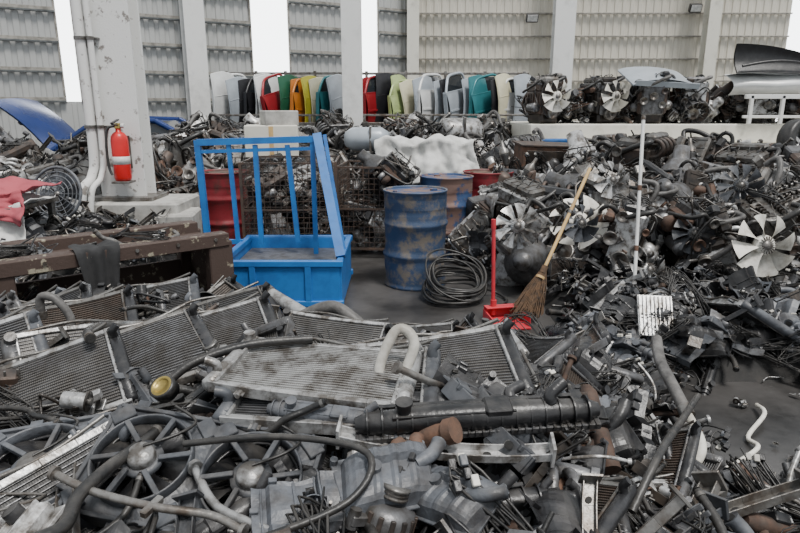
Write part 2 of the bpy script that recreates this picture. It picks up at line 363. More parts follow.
def beam(seed):
    q=random.Random(seed); mb=MB(); L=q.uniform(.4,.8); mt=['steel','iron','plastic_black','alu_dark','plastic_grey','alu','plastic_black','greasy','steel'][seed%9]
    n=8
    for j in range(n):
        x=L*(j-(n-1)/2)/n; mb.box((x,0,0),(L/n,.05,.006),mt,ch=.001); mb.box((x,.025,.012),(L/n,.005,.028),mt,ch=.001); mb.box((x,-.025,.012),(L/n,.005,.028),mt,ch=.001)
    for i in range(5): mb.cyl((-L*.4+L*.2*i,0,-.006),(-L*.4+L*.2*i,0,.008),.013,'pile_core',10)
    for s_ in(-1,1): mb.box((s_*L/2,0,.02),(.01,.08,.07),mt)
    k=q.uniform(-.5,.5); mb.deform(lambda p:(p.x,p.y+k*p.x*p.x,p.z+.4*k*p.x*p.x))
    return mb.mesh('bracket_beam_part')
def axle(seed):
    mb=MB()
    mb.cyl((-.3,0,0),(.3,0,0),.014,'iron',10)
    for s_ in(-1,1):
        P=[(s_*(.3-.014*i),0,0) for i in range(9)]; mb.tube(P,[(.045-.003*i)*(1.1 if i%2 else .85) for i in range(9)],'rubber',12)
        mb.tube([(s_*.3,0,0),(s_*.34,0,0),(s_*.37,0,0),(s_*.43,0,0)],[.045,.042,.018,.014],'steel',12)
    return mb.mesh('drive_shaft_part')
def strut(seed):
    mb=MB(); mb.cyl((-.25,0,0),(0.02,0,0),.025,'greasy',12); mb.cyl((0,0,0),(.25,0,0),.01,'steel',10)
    mb.tube([(-.06+.28*t/60,.06*math.cos(t*.55),.06*math.sin(t*.55)) for t in range(61)],.007,'greasy',6)
    mb.lathe([(0,0),(.075,0),(.08,.01),(.03,.03),(0,.03)],'iron',16,(-.07,0,0),(0,90,0)); mb.lathe([(0,0),(.07,0),(.07,.012),(0,.02)],'iron',16,(.22,0,0),(0,90,0))
    mb.box((-.25,0,-.03),(.06,.03,.09),'iron')
    return mb.mesh('strut_part')
def disc(seed):
    mb=MB(); mt='rust' if seed%2 else 'iron'
    mb.lathe([(.05,.02),(.14,.02),(.14,.0),(.05,0)],mt,28); mb.lathe([(0,.055),(.055,.055),(.075,.05),(.08,.02)],mt,20)
    for i in range(5):
        a=2*PI*i/5; mb.cyl((.045*math.cos(a),.045*math.sin(a),.05),(.045*math.cos(a),.045*math.sin(a),.085),.006,'steel',6)
    return mb.mesh('brake_disc_part')
def gearbox(seed):
    q=random.Random(seed); mb=MB(); a=['alu','alu_dark','iron','alu_dark'][seed%4]
    mb.lathe([(.17,-.2),(.18,-.2),(.18,-.185),(.16,-.18),(.13,-.08),(.1,-.04),(.1,.12),(.07,.15),(.06,.25),(.04,.27),(0,.27)],a,22)
    mb.lathe([(.165,-.19),(.12,-.12),(.05,-.1),(0,-.1)],'iron',22)
    for i in range(12):
        t=2*PI*i/12; mb.box((.125*math.cos(t),.125*math.sin(t),-.1),(.08,.008,.16),a,(0,0,math.degrees(t)))
        mb.cyl((.175*math.cos(t),.175*math.sin(t),-.21),(.175*math.cos(t),.175*math.sin(t),-.17),.014,a,8)
    mb.box((0,-.11,.03),(.16,.05,.2),a); mb.box((.1,.03,.05),(.07,.1,.12),a); mb.cyl((-.1,.05,.0),(-.1,.05,.12),.035,'greasy',12)
    return mb.mesh('gearbox_part')
def engine(seed,withfan=False,fm=None):
    q=random.Random(seed*7+1); mb=MB(); bl=q.choice(['iron','greasy','iron','greasy']); hd=q.choice(['alu_dark','steel','alu','alu_dark','iron']); vc=q.choice(['plastic_black','alu_dark','greasy','plastic_black','steel'])
    W,D,H=q.uniform(.26,.34),q.uniform(.38,.52),.3
    mb.box((0,0,.28),(W,D,H),bl,ch=.02); mb.box((0,0,.08),(W*.8,D*.95,.14),'greasy',ch=.03)
    mb.box((0,0,.48),(W*.95,D*1.02,.11),hd,ch=.012)
    if q.random()<.7:
        mb.box((0,0,.565),(W*.7,D*.98,.08),vc,ch=.022)
        for i in range(5): mb.box((0,-D*.4+D*.2*i,.605),(W*.6,.015,.012),vc)
        mb.cyl((.03,.1,.6),(.03,.1,.64),.025,'plastic_black',12)
    else:
        for s_ in(-1,1):
            mb.cyl((s_*W*.2,-D*.45,.55),(s_*W*.2,D*.45,.55),.014,'steel',10)
            for i in range(8): mb.cyl((s_*W*.2,-D*.4+D*.11*i,.555),(s_*W*.2,-D*.4+D*.11*i+.012,.555),.026,'greasy',10)
    for i in range(6):
        for s_ in(-1,1): mb.box((s_*W*.51,-D*.42+D*.168*i,.27),(.02,.014,.24),bl); mb.cyl((s_*W*.4,-D*.45+D*.18*i,.53),(s_*W*.4,-D*.45+D*.18*i,.55),.01,'steel',6)
    for i in range(q.randint(3,6)): mb.cyl((W*.5,-D*.4+.09*i,.25),(W*.5+.02,-D*.4+.09*i,.25),.022,'steel',12)
    y=-D/2-.01
    mb.box((0,y,.33),(W*.8,.04,.42),hd,ch=.015)
    pl=[(0,.14,.075),(.11,.25,.05),(-.12,.30,.055),(.0,.36,.045),(.13,.42,.035),(-.08,.5,.045)]
    for x,z,r in pl:
        if q.random()<.2: continue
        r*=q.uniform(.8,1.25)
        mb.lathe([(0,.0),(r*.4,.0),(r*.45,.012),(r*.85,.012),(r,.02),(r,-.005),(r*.9,-.012),(r,-.02),(r,-.035),(0,-.035)],q.choice(['steel','iron','rust','steel']),20,(x,y-.045,z),(90,0,0))
    if q.random()<.6: mb.tube(sm([(.08,y-.045,.12),(.165,y-.045,.25),(.165,y-.045,.43),(.1,y-.045,.47),(0,y-.045,.41),(-.1,y-.045,.55),(-.17,y-.045,.4),(-.17,y-.045,.28),(-.07,y-.045,.1)],4,True),.009,'rubber',6,True)
    ti=q.randint(0,2); te=q.randint(0,2); hi=q.uniform(.0,.08)
    for i in range(4):
        yy=-D*.36+D*.24*i
        if ti==0: mb.tube(sm([(W*.45,yy,.47),(W*.65,yy,.49),(W*.75,yy,.55+hi),(W*.65,yy,.6+hi),(W*.45,yy,.61+hi)],4),.018,hd,9)
        elif ti==1: mb.tube(sm([(W*.45,yy,.47),(W*.7,yy*.9,.44),(W*.85,yy*.8,.36)],4),.02,hd,9)
        if te==0: mb.tube(sm([(-W*.45,yy,.46),(-W*.65,yy,.43),(-W*.75,yy*.6,.35),(-W*.7,0,.25)],4),.02,'rust',9)
        mb.tube(sm([(0,yy,.6),(.05,yy,.64),(.1,yy+.05,.62),(.12,.15,.6)],4),.005,'rubber',6)
    if te==1: mb.box((-W*.62,0,.44),(.08,D*.8,.07),'rust',ch=.02); mb.lathe([(0,-.04),(.06,-.04),(.075,0),(.06,.04),(0,.04)],'rust',16,(-W*.85,0,.36),(90,0,0)); mb.lathe([(0,-.03),(.05,-.03),(.06,0),(.05,.03),(0,.03)],'alu',16,(-W*.85,.08,.36),(90,0,0))
    if ti==0: mb.box((W*.42,0,.62+hi),(.09,D*.85,.07),vc,ch=.02)
    if ti==1: mb.box((W*.9,0,.34),(.1,D*.85,.1),hd,ch=.03)
    mb.tube(sm([(W*.42,-D*.4,.6),(W*.5,-D*.6,.6),(W*.2,-D*.66,.56),(-.05,-D*.6,.5)],5),.022,q.choice(['rubber','rubber_grey']),12)
    mb.tube(sm([(-.1,y,.5),(-.2,y-.05,.56),(-.26,y,.5),(-.25,.1,.42)],5),.018,'rubber',10)
    if q.random()<.6: mb.lathe([(.19,0),(.2,.0),(.2,.02),(.17,.05),(.12,.14),(.08,.18),(.07,.3),(0,.3)],hd,20,(0,D/2,.27),(-90,0,0))
    else:
        mb.lathe([(0,.05),(.04,.05),(.05,.02),(.15,.02),(.16,.0),(0,0)],'steel',24,(0,D/2,.25),(-90,0,0))
    mb.X=Matrix.Translation((.2,-.12,.25))@Euler((PI/2,0,0)).to_matrix().to_4x4()
    mb.lathe([(0,-.07),(.05,-.06),(.065,-.03),(.065,.04),(.05,.06),(.035,.075),(.035,.1),(0,.1)],'alu',16)
    mb.X=Matrix.Translation((-.21,-.1,.22))@Euler((PI/2,0,0)).to_matrix().to_4x4()
    mb.lathe([(0,-.1),(.05,-.09),(.055,.05),(.06,.06),(.06,.1),(0,.1)],'alu_dark',16)
    mb.X=Matrix()
    for i in range(12):
        P=[Vector((q.uniform(-.22,.22),q.uniform(-.3,.25),q.uniform(.2,.66))) for _ in range(4)]; mb.tube(sm(P,5),q.uniform(.003,.009),q.choice(['rubber','rubber','steel']),6)
    for i in range(16): mb.box((q.uniform(-.19,.19),q.uniform(-.28,.22),q.uniform(.12,.62)),(q.uniform(.03,.09),q.uniform(.03,.09),q.uniform(.02,.08)),q.choice(['iron','greasy','steel','plastic_black','alu_dark']),(q.uniform(0,40),0,q.uniform(0,90)))
    if withfan:
        mb.X=Matrix.Translation((0,y-.13,.36))@Euler((PI/2,0,0)).to_matrix().to_4x4()
        mb.lathe([(0,-.12),(.03,-.12),(.03,-.03),(.07,-.03),(.075,.02)],'steel',16); fan(mb,(0,0,0),.2,8,fm or 'plastic_grey',.06,.34)
        mb.X=Matrix()
    mb.deform(lambda p:(p.x,p.y,p.z-.05))
    return mb.mesh('engine_part')

LIB={
 'rad':[radiator(.62,.36,'fins','plastic_black','alu',.15,.25,1),radiator(.60,.36,'fins_dark','plastic_black','steel',-.15,.25,2),radiator(.64,.34,'fins_bright','alu','alu',.2,-.3,3),radiator(.58,.38,'fins_dark','plastic_grey','alu',.1,.3,4),radiator(.62,.34,'fins_brown','plastic_black','steel',.25,-.2,5)],
 'cond':[radiator(.58,.28,'fins_dark','alu_dark','alu_dark',.5,.5,5),radiator(.62,.30,'fins','alu_dark','alu',-.5,-.5,6),radiator(.60,.3,'fins_brown','plastic_black','alu_dark',.8,.8,7)],
 'shroud':[shroud(1,.36,'plastic_black','plastic_black',1),shroud(2,.33,'plastic_grey','plastic_black',2,'alu'),shroud(1,.4,'plastic_grey','plastic_black',3),shroud(2,.33,'plastic_black','plastic_black',4,'alu')],
 'fan':[loose_fan('plastic_pale',8),loose_fan('plastic_grey',10,.2),loose_fan('plastic_black',7),loose_fan('alu',9,.22)],
 'alt':[alternator(i) for i in range(5)],
 'hose':[hose(i,['rubber','rubber_grey','rubber','rubber','rubber'][i%5],i%3==0,.4+.06*(i%5),.010+.0035*(i%4)) for i in range(14)],
 'pipe':[pipe(i) for i in range(8)],
 'shard':[shard(i,['plastic_black','plastic_grey','alu_dark','plastic_black','plastic_black','steel','plastic_black','plastic_grey','alu','plastic_black'][i%10]) for i in range(20)],
 'cover':[cover(i,['plastic_black','plastic_grey','plastic_black','plastic_black','alu_dark','plastic_black','plastic_grey'][i%7]) for i in range(14)],
 'manifold':[manifold(i) for i in range(4)],'rocker':[rocker(i) for i in range(4)],
 'junk':[junk(i) for i in range(34)],
 'harness':[harness(i) for i in range(6)],
 'tank':[tank(1),tank(2,.5,'plastic_grey'),tank(3,.55)],
 'housing':[housing(1,'plastic_black'),housing(2,'plastic_grey'),housing(3,'plastic_black')],
 'beam':[beam(i) for i in range(9)],
 'axle':[axle(0)],'strut':[strut(0)],'disc':[disc(0),disc(1)],'gear':[gearbox(i) for i in range(4)],
 'engine':[engine(i) for i in range(11)],'enginef':[engine(10,True,'plastic_pale'),engine(11,True,'plastic_pale'),engine(12,True,'plastic_grey'),engine(13,True,'plastic_black')],
}
def place(par,kind,loc,rot,sc=1,idx=None):
    L=LIB[kind]; me=L[idx%len(L)] if idx is not None else R.choice(L)
    return inst(me,kind+'_piece',loc,rot,sc,par)
def scatter(par,H,x0,x1,y0,y1,n,kinds,tilt=35,dz=(.0,.06),sc=(.85,1.15),hmin=.04,ex=()):
    ks=[k for k in kinds]; ws=[kinds[k] for k in ks]; c=0; tries=0
    while c<n and tries<n*20:
        tries+=1; x=R.uniform(x0,x1); y=R.uniform(y0,y1); h=H(x,y)
        if h<hmin: continue
        if any((x-a)**2+(y-b)**2<r*r for a,b,r in ex): continue
        k=R.choices(ks,ws)[0]; big=k in('engine','enginef')
        z=h+R.uniform(*dz)-(.24 if big else 0)
        place(par,k,(x,y,max(z,.02)),(R.uniform(-tilt,tilt),R.uniform(-tilt,tilt),R.uniform(0,360)),R.uniform(*sc)); c+=1
def lerp(tab,x):
    if x<=tab[0][0]: return tab[0][1]
    for (a,b),(c,d) in zip(tab,tab[1:]):
        if x<=c: t=(x-a)/(c-a); t=t*t*(3-2*t); return b+(d-b)*t
    return tab[-1][1]
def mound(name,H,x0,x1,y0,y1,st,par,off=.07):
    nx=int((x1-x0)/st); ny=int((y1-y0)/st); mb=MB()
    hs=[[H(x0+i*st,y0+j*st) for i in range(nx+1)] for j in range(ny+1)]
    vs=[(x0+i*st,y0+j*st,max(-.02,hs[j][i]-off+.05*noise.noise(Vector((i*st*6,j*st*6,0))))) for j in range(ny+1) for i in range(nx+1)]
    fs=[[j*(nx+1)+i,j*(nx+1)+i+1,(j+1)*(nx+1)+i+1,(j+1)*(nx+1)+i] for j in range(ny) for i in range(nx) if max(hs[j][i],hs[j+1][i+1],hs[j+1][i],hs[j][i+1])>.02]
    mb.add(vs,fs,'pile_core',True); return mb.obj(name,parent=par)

# ------------------------------------------------------------------ building shell
mb=MB(); mb.add([(-16,-4,0),(16,-4,0),(16,20,0),(-16,20,0)],[[0,1,2,3]],'floor_concrete'); mb.obj('floor')
def corr_wall(mb,A,d,s0,s1,z0,z1,mt,nrm):
    s=s0; pitch=.2; pts=[]
    while s<s1-1e-6:
        for a,o in((0,0),(.09,0),(.11,.022),(.18,.022)):
            if s+a<s1: pts.append((s+a,o))
        s+=pitch
    pts.append((s1,0))
    vs=[]
    for t,o in pts:
        x=A[0]+d[0]*t+nrm[0]*o; y=A[1]+d[1]*t+nrm[1]*o; vs+=[(x,y,z0),(x,y,z1)]
    mb.add(vs,[[2*i,2*i+2,2*i+3,2*i+1] for i in range(len(pts)-1)],mt)
A=Vector((-7,12.4)); d=Vector((.846,.533)).normalized(); nr=Vector((-d.y,d.x))
def LW(s,off=0): return A+d*s-nr*off
wl=MB(); wins=((.50,.80),(4.34,5.25),(7.10,7.62)); segs=[(-8,.50),(.80,4.34),(5.25,7.10),(7.62,8.6)]
for a,b in segs: corr_wall(wl,A,d,a,b,0,6.5,'wall_grey',nr)
for a,b in wins: corr_wall(wl,A,d,a,b,0,1.7,'wall_grey',nr)
ang=math.degrees(math.atan2(d.y,d.x))
wl.obj('wall_left')
g=MB()
for z in(1.7,2.25,2.8,3.35,3.9,4.5,5.1):
    for a,b in segs:
        c=LW((a+b)/2,.05); g.box((c.x,c.y,z),(b-a,.07,.04),'girt',(0,0,ang)); g.box((c.x,c.y,z+.05),(b-a,.015,.06),'girt_tan',(0,0,ang))
g.obj('trim_1')
for i,(a,b) in enumerate(wins):
    w=MB(); c=LW((a+b)/2,-.02); w.box((c.x,c.y,3.95),(b-a,.02,4.5),'window_pane',(0,0,ang))
    for s_ in(a,b): c=LW(s_,.0); w.box((c.x,c.y,3.95),(.04,.06,4.5),'girt_tan',(0,0,ang))
    w.obj('window_%d'%(i+1))
wb=MB(); C0=LW(8.6)
corr_wall(wb,(C0.x,C0.y),Vector((1,0)),0,9.7,0,6.5,'wall_tan',Vector((0,1))); corr_wall(wb,(C0.x,C0.y),Vector((1,0)),11,15.5,0,6.5,'wall_tan',Vector((0,1)))
wb.obj('wall_back')
w=MB(); w.box((C0.x+10.35,C0.y+.02,3.25),(1.3,.02,6.5),'window_pane'); w.obj('window_4')
g=MB()
for z in(1.7,2.25,2.8,3.35,3.9,4.5,5.1):
    g.box((C0.x+4.85,C0.y-.05,z),(9.7,.07,.035),'girt_tan')
g.obj('trim_2')
def hcol(name,x,y,w,dp,h,mt,z0=0,rot=0):
    mb=MB(); mb.box((0,-dp/2,h/2+z0),(w,.025,h),mt,ch=.002); mb.box((0,dp/2,h/2+z0),(w,.025,h),mt,ch=.002); mb.box((0,0,h/2+z0),(.02,dp,h),mt,ch=.002)
    mb.box((0,0,z0+.015),(w*1.3,dp*1.3,.03),mt,ch=.002)
    return mb.obj(name,(x,y,0),(0,0,rot))
p=LW(3.0,.3); hcol('steel_column',p.x,p.y,.42,.3,6.5,'white_paint',rot=ang)
hcol('steel_column',-.85,11.6,.34,.3,6.5,'white_paint')
hcol('steel_column',4.05,16.4,.50,.3,6.5,'white_paint')
hcol('steel_column',7.75,16.5,.3,.3,6.5,'cream')
hcol('steel_column',C0.x+.05,C0.y-.3,.3,.3,6.5,'cream')
p=LW(-1.5,.3); hcol('steel_column',p.x,p.y,.35,.3,6.5,'white_paint',rot=ang)
for x,z in((3.3,3.75),(7.35,3.98)):
    fl=MB(); fl.box((0,0,0),(.3,.12,.2),'plastic_black',(25,0,0)); fl.box((0,-.065,-.02),(.25,.01,.15),'white_label',(25,0,0)); fl.box((0,.15,.05),(.04,.3,.04),'steel'); fl.obj('flood_light',(x,16.6,z))

# ------------------------------------------------------------------ near column
col=empty('support_column',(-2.74,6.3,0))
mb=MB(); mb.box((0,-.12,3.6),(.44,.03,5.8),'column_paint',ch=.003); mb.box((0,.12,3.6),(.44,.03,5.8),'column_paint',ch=.003); mb.box((0,0,3.6),(.025,.24,5.8),'column_paint',ch=.003)
mb.box((.0,-.0,.72),(.62,.46,.04),'steel',ch=.004)
mb.obj('column_steel',parent=col)
mb=MB(); mb.box((.12,0,.35),(.95,.7,.7),'concrete',ch=.02); mb.box((.55,-.2,.3),(.35,.5,.6),'concrete',(0,0,8),ch=.02); mb.obj('plinth',parent=col)
mb=MB()
for x,r in((-.22,.045),(-.13,.028)):
    mb.tube(sm([(x,-.2,6),(x,-.2,3),(x,-.2,1.3),(x-.02,-.25,.95),(x-.06,-.4,.8),(x-.1,-.43,.3)],6),r,'column_paint',12)
    for z in(1.4,2.2,3.0,3.8): mb.cyl((x,-.2,z),(x,-.2,z+.03),r*1.3,'steel',12); mb.box((x+.02,-.15,z+.015),(r*3,.06,.02),'steel')
mb.obj('conduit_pipe',parent=col)
fe=MB()
fe.lathe([(0,0),(.06,0),(.07,.01),(.075,.03),(.075,.36),(.068,.4),(.045,.43),(.025,.44),(.022,.47),(0,.47)],'red_paint',24)
fe.lathe([(.0755,.15),(.0765,.15),(.0765,.22),(.0755,.22)],'white_label',24)
fe.box((0,0,.49),(.05,.05,.05),'brass'); fe.box((.0,-.05,.53),(.025,.14,.012),'plastic_black',(12,0,0)); fe.box((0,-.05,.50),(.025,.12,.012),'plastic_black',(-8,0,0)); fe.cyl((.03,0,.49),(.06,0,.49),.022,'white_label',14)
fe.tube(sm([(-.02,-.02,.49),(-.08,-.04,.46),(-.1,-.05,.3),(-.095,-.05,.12),(-.07,-.06,.06)],6),.012,'rubber',10)
fe.tube([(0,.075,.2),(0,.12,.2)],.012,'steel'); fe.box((0,.11,.25),(.1,.01,.3),'steel'); fe.box((0,0,-.012),(.16,.16,.02),'steel')
fe.obj('fire_extinguisher',(-2.67,6.03,.91),(0,0,0),1.05)

# ------------------------------------------------------------------ drums
def drum(x,y,mt,rot,name,top='steel',r=.29,h=.88):
    mb=MB(); pr=[(0,.02),(r-.02,.02),(r-.015,0),(r,.0),(r,.02),(r-.006,.03)]
    for k in range(7): pr.append((r-.006,.05+.03*k))
    for zc in(.3,.58): pr+=[(r-.006,h*zc/.88-.03),(r+.008,h*zc/.88-.01),(r+.008,h*zc/.88+.01),(r-.006,h*zc/.88+.03)]+[(r-.006,h*zc/.88+.06),(r-.006,h*zc/.88+.1)]
    pr=[p for p in pr if p[1]<.70]
    for i in range(6): pr+=[(r-.009,.05+h*.76+i*.018),(r-.004,.058+h*.76+i*.018)]
    pr+=[(r-.006,h-.02),(r+.004,h-.01),(r+.004,h),(r-.008,h),(r-.01,h-.018)]
    mb.lathe(pr,mt,48); mb.lathe([(r-.01,h-.018),(r-.06,h-.02),(0,h-.02)],top,40)
    mb.cyl((.18,0,h-.02),(.18,0,h-.005),.035,top); mb.cyl((-.19,.02,h-.02),(-.19,.02,h-.008),.02,top)
    def dent(p):
        rr=math.hypot(p.x,p.y)
        k=1-.10*max(0,noise.noise(p*5+Vector((x,y,0)))-.05)*min(1,rr/r)
        return (p.x*k,p.y*k,p.z)
    mb.deform(dent)
    return mb.obj(name,(x,y,0),(0,0,rot))
drum(.14,5.62,'blue_drum',20,'oil_drum','drum_rusty')
drum(.50,6.75,'drum_rusty',120,'oil_drum','drum_rusty')
drum(1.02,7.25,'red_drum',0,'oil_drum','rust')
drum(-2.05,7.25,'red_drum',0,'oil_drum','rust')

# ------------------------------------------------------------------ blue trolley cart
bc=MB()
def sq(a,b,t,mt='blue_paint'):
    a=Vector(a);b=Vector(b); bc.tube([a,b],t*.7,mt,4,smooth=False)
X0,X1,Y0,Y1=-1.42,-.48,4.78,5.75
bc.box(((X0+X1)/2,Y0,.22),(X1-X0,.03,.38),'blue_paint',ch=.004); bc.box(((X0+X1)/2,Y1,.22),(X1-X0,.03,.38),'blue_paint',ch=.004)
bc.box((X0,(Y0+Y1)/2,.22),(.03,Y1-Y0,.38),'blue_paint',ch=.004); bc.box((X1,(Y0+Y1)/2,.22),(.03,Y1-Y0,.38),'blue_paint',ch=.004)
bc.box(((X0+X1)/2,(Y0+Y1)/2,.3),(X1-X0-.04,Y1-Y0-.04,.02),'alu_dark',ch=.002)
for y in(Y0-.012,Y1+.012): bc.box(((X0+X1)/2,y,.40),(X1-X0+.06,.05,.05),'blue_paint',ch=.006); bc.box(((X0+X1)/2,y,.07),(X1-X0+.06,.05,.05),'blue_paint',ch=.006)
for x in(X0,X1): bc.box((x,(Y0+Y1)/2,.40),(.05,Y1-Y0,.05),'blue_paint',ch=.006)
for x in(X0+.25,X1-.25): bc.box((x,Y0-.02,.24),(.05,.03,.32),'blue_paint',ch=.004)
sq((-1.72,5.5,.0),(-1.76,5.5,1.32),.05); sq((-1.76,5.5,1.3),(-.72,5.5,1.33),.055); sq((-1.76,5.5,1.22),(-.74,5.5,1.25),.03)
sq((-1.46,5.5,.4),(-1.49,5.5,1.28),.035); sq((-1.25,5.5,.4),(-1.26,5.5,1.28),.04); sq((-.92,5.5,.42),(-.98,5.5,1.28),.04)
sq((-.72,5.52,1.36),(-.48,4.9,.42),.075); sq((-.66,5.56,1.36),(-.48,5.2,.42),.03); sq((-.76,5.5,.3),(-.76,5.5,1.33),.04)
sq((-1.76,5.5,.42),(-1.42,5.5,.42),.04)
for x in(X0+.1,X1-.1):
    for y in(Y0+.15,Y1-.15): bc.lathe([(0,-.02),(.04,-.02),(.05,-.015),(.05,.015),(.04,.02),(0,.02)],'rubber',16,(x,y,.05),(0,90,0))
bc.obj('cage_trolley')

# ------------------------------------------------------------------ wire cages with engines
def cage(x,y,w,dp,h,rot):
    e=empty('wire_mesh_container',(x,y,0)); e.rotation_euler=(0,0,math.radians(rot)); mb=MB()
    def bar(a,b,t): mb.tube([a,b],t,'iron',4,smooth=False)
    for sx in(-1,1):
        for sy in(-1,1): bar((sx*w/2,sy*dp/2,0),(sx*w/2,sy*dp/2,h),.02)
    for z in(.1,h*.55,h):
        for s_ in(-1,1): bar((-w/2,s_*dp/2,z),(w/2,s_*dp/2,z),.014); bar((s_*w/2,-dp/2,z),(s_*w/2,dp/2,z),.014)
    n=int(w/.055)
    for i in range(1,n):
        for s_ in(-1,1): bar((-w/2+w*i/n,s_*dp/2,.1),(-w/2+w*i/n,s_*dp/2,h),.004)
    n=int(dp/.055)
    for i in range(1,n):
        for s_ in(-1,1): bar((s_*w/2,-dp/2+dp*i/n,.1),(s_*w/2,-dp/2+dp*i/n,h),.004)
    n=int(h/.055)
    for i in range(2,n):
        z=h*i/n
        for s_ in(-1,1): bar((-w/2,s_*dp/2,z),(w/2,s_*dp/2,z),.004); bar((s_*w/2,-dp/2,z),(s_*w/2,dp/2,z),.004)
    mb.obj('cage_mesh',parent=e)
    for i in range(60):
        place(e,R.choices(['junk','alt','engine','hose','strut','gear','rocker'],[7,2,.5,2,1,.6,1])[0],(R.uniform(-w*.3,w*.3),R.uniform(-dp*.3,dp*.3),.15+(h-.35)*(i/60)),(R.uniform(-60,60),R.uniform(-60,60),R.uniform(0,360)),.8)
cage(-1.15,6.75,.95,.9,1.05,3); cage(-.33,7.0,.62,.8,.98,-4)

# ------------------------------------------------------------------ platform and engines on it
mb=MB()
mb.box((7,10.2,1.22),(10.2,1.8,.27),'cream',ch=.015); mb.box((6.8,9.1,.93),(10.2,.5,.24),'cream',ch=.015); mb.box((7,10.3,.5),(10,1.5,1.0),'concrete')
mb.obj('loading_platform')
es=empty('engine_row',(0,0,0))
for i,x in enumerate([2.15,3.02,3.75,4.45,5.3,6.1,7.0]):
    place(es,'enginef' if i in(0,1) else 'engine',(x,9.75+R.uniform(-.08,.08),1.40),(0,0,R.uniform(-25,25)),1.12,i+3 if i>1 else i)
HP=lambda x,y:1.40
scatter(es,HP,1.95,6.5,9.6,10.6,190,{'junk':7,'alt':2,'hose':.8,'gear':.6,'harness':1.5,'strut':.5,'rocker':.8,'manifold':.8},50,(0,.32),(1,1.35))
mb=MB()
mb.grid(lambda u,v:((u-.5)*1.1,(v-.5)*.8,.12*math.sin(PI*u)**.6*(1-.3*v)),14,8,'door_silver'); mb.grid(lambda u,v:((u-.5)*1.1,(v-.5)*.8,.12*math.sin(PI*u)**.6*(1-.3*v)-.02),14,8,'door_silver'); mb.box((0,-.4,.04),(1.05,.02,.09),'door_silver')
mb.obj('car_bonnet',(3.85,9.7,2.0),(20,3,3),.9)
mb=MB()
for x in(-.45,.0,.45):
    for y in(-.3,.3): mb.box((x,y,.2),(.05,.05,.4),'white_paint')
for y in(-.3,.3): mb.box((0,y,.38),(1.1,.05,.06),'white_paint'); mb.box((0,y,.1),(1.1,.04,.04),'white_paint')
def bmp(off): return lambda u,v:((u-.5)*1.4,-.32+.5*v*abs(u-.5)**1.5+.22*(1-math.sin(v*PI)),.40+.30*v+.012*math.sin(u*11)+off)
mb.grid(bmp(0),20,10,'door_white'); mb.grid(lambda u,v:((u-.5)*1.4,-.3+.65*v,.70-.02*v+.01*math.sin(u*9)),20,8,'door_white')
mb.obj('white_stand',(5.5,9.55,1.36))
mb=MB()
mb.grid(lambda u,v:((u-.5)*1.2,.08*math.sin(v*PI)+.1*v,(v)*(.42-.2*u**2)),16,8,'plastic_black'); mb.grid(lambda u,v:((u-.5)*1.2,.08*math.sin(v*PI)+.1*v+.03,(v)*(.42-.2*u**2)),16,8,'plastic_black'); mb.box((0,0,.0),(1.2,.06,.03),'plastic_black')
mb.tube([(-.55+1.1*k/14,-.02,.1+.07*math.sin(k*PI/14)) for k in range(15)],.02,'plastic_black',8)
mb.obj('car_fender',(5.5,9.45,2.07))
mb=MB(); mb.box((0,0,.01),(.5,.3,.02),'blue_paint')
for s_ in(-1,1): mb.box((0,s_*.15,.05),(.52,.02,.1),'blue_paint',(s_*-12,0,0)); mb.box((s_*.25,0,.05),(.02,.32,.1),'blue_paint',(0,s_*12,0))
mb.obj('parts_tray',(2.15,9.0,1.055),(0,0,3))

# ------------------------------------------------------------------ car doors / panels on racks
def cdoor(c):
    mb=MB(); mt='door_'+c
    def f(off): return lambda u,v:((u-.5)*(1.0-.06*(1-v)),-.07*math.sin(PI*(v*.8+.1))+off,v*.66)
    mb.grid(f(0),10,8,mt); mb.grid(f(.07),10,6,'plastic_black')
    for a,b in(((-.49,0,.0),(-.5,0,.66)),((.49,0,0),(.5,0,.66)),((-.5,0,.66),(.5,0,.66)),((-.47,0,0),(.47,0,0))): 
        a=Vector(a);b=Vector(b); c_=(a+b)/2; L=(b-a).length; mb.box(c_+Vector((0,.02,0)),(L if abs(a.z-b.z)<.1 else .03,.09,.03 if abs(a.z-b.z)<.1 else L),mt)
    mb.tube(sm([(-.48,.0,.66),(-.36,.03,.84),(-.2,.07,.97),(.1,.09,1.0),(.4,.08,.98),(.47,.03,.8),(.49,0,.66)],4),.03,mt,8)
    vs=[(-.45,.02,.67),(-.34,.04,.83),(-.19,.07,.95),(.1,.09,.98),(.38,.08,.95),(.46,.02,.67)]; mb.add(vs,[[0,1,2,3,4,5]],'glass_dark')
    mb.box((.35,-.09,.5),(.14,.03,.03),'plastic_black'); mb.box((0,-.075,.28),(.9,.02,.04),mt)
    return mb.mesh('car_door_'+c)
def cpanel(c):
    mb=MB(); mt='door_'+c
    def f(off): return lambda u,v:((u-.5)*.78*(1-.45*max(0,v-.6)**1.2-.05*(1-v))+.05*v,-.10*math.sin(PI*(v*.85+.08))-.05*math.sin(PI*u)+off,v*1.0-.16*abs(u-.4)**1.6*v)
    mb.grid(f(0),12,12,mt); mb.grid(f(.035),12,12,'plastic_black')
    for i in range(4): a=Vector(f(.02)(.0,i/4)); b=Vector(f(.02)(0,(i+1)/4)); mb.tube([a,b],.02,mt,6); a=Vector(f(.02)(1,i/4)); b=Vector(f(.02)(1,(i+1)/4)); mb.tube([a,b],.02,mt,6)
    mb.tube([f(.02)(k/10,1) for k in range(11)],.02,mt,6); mb.tube([f(.0)(k/10,.55) for k in range(11)],.008,mt,6)
    return mb.mesh('car_panel_'+c)
DM={}
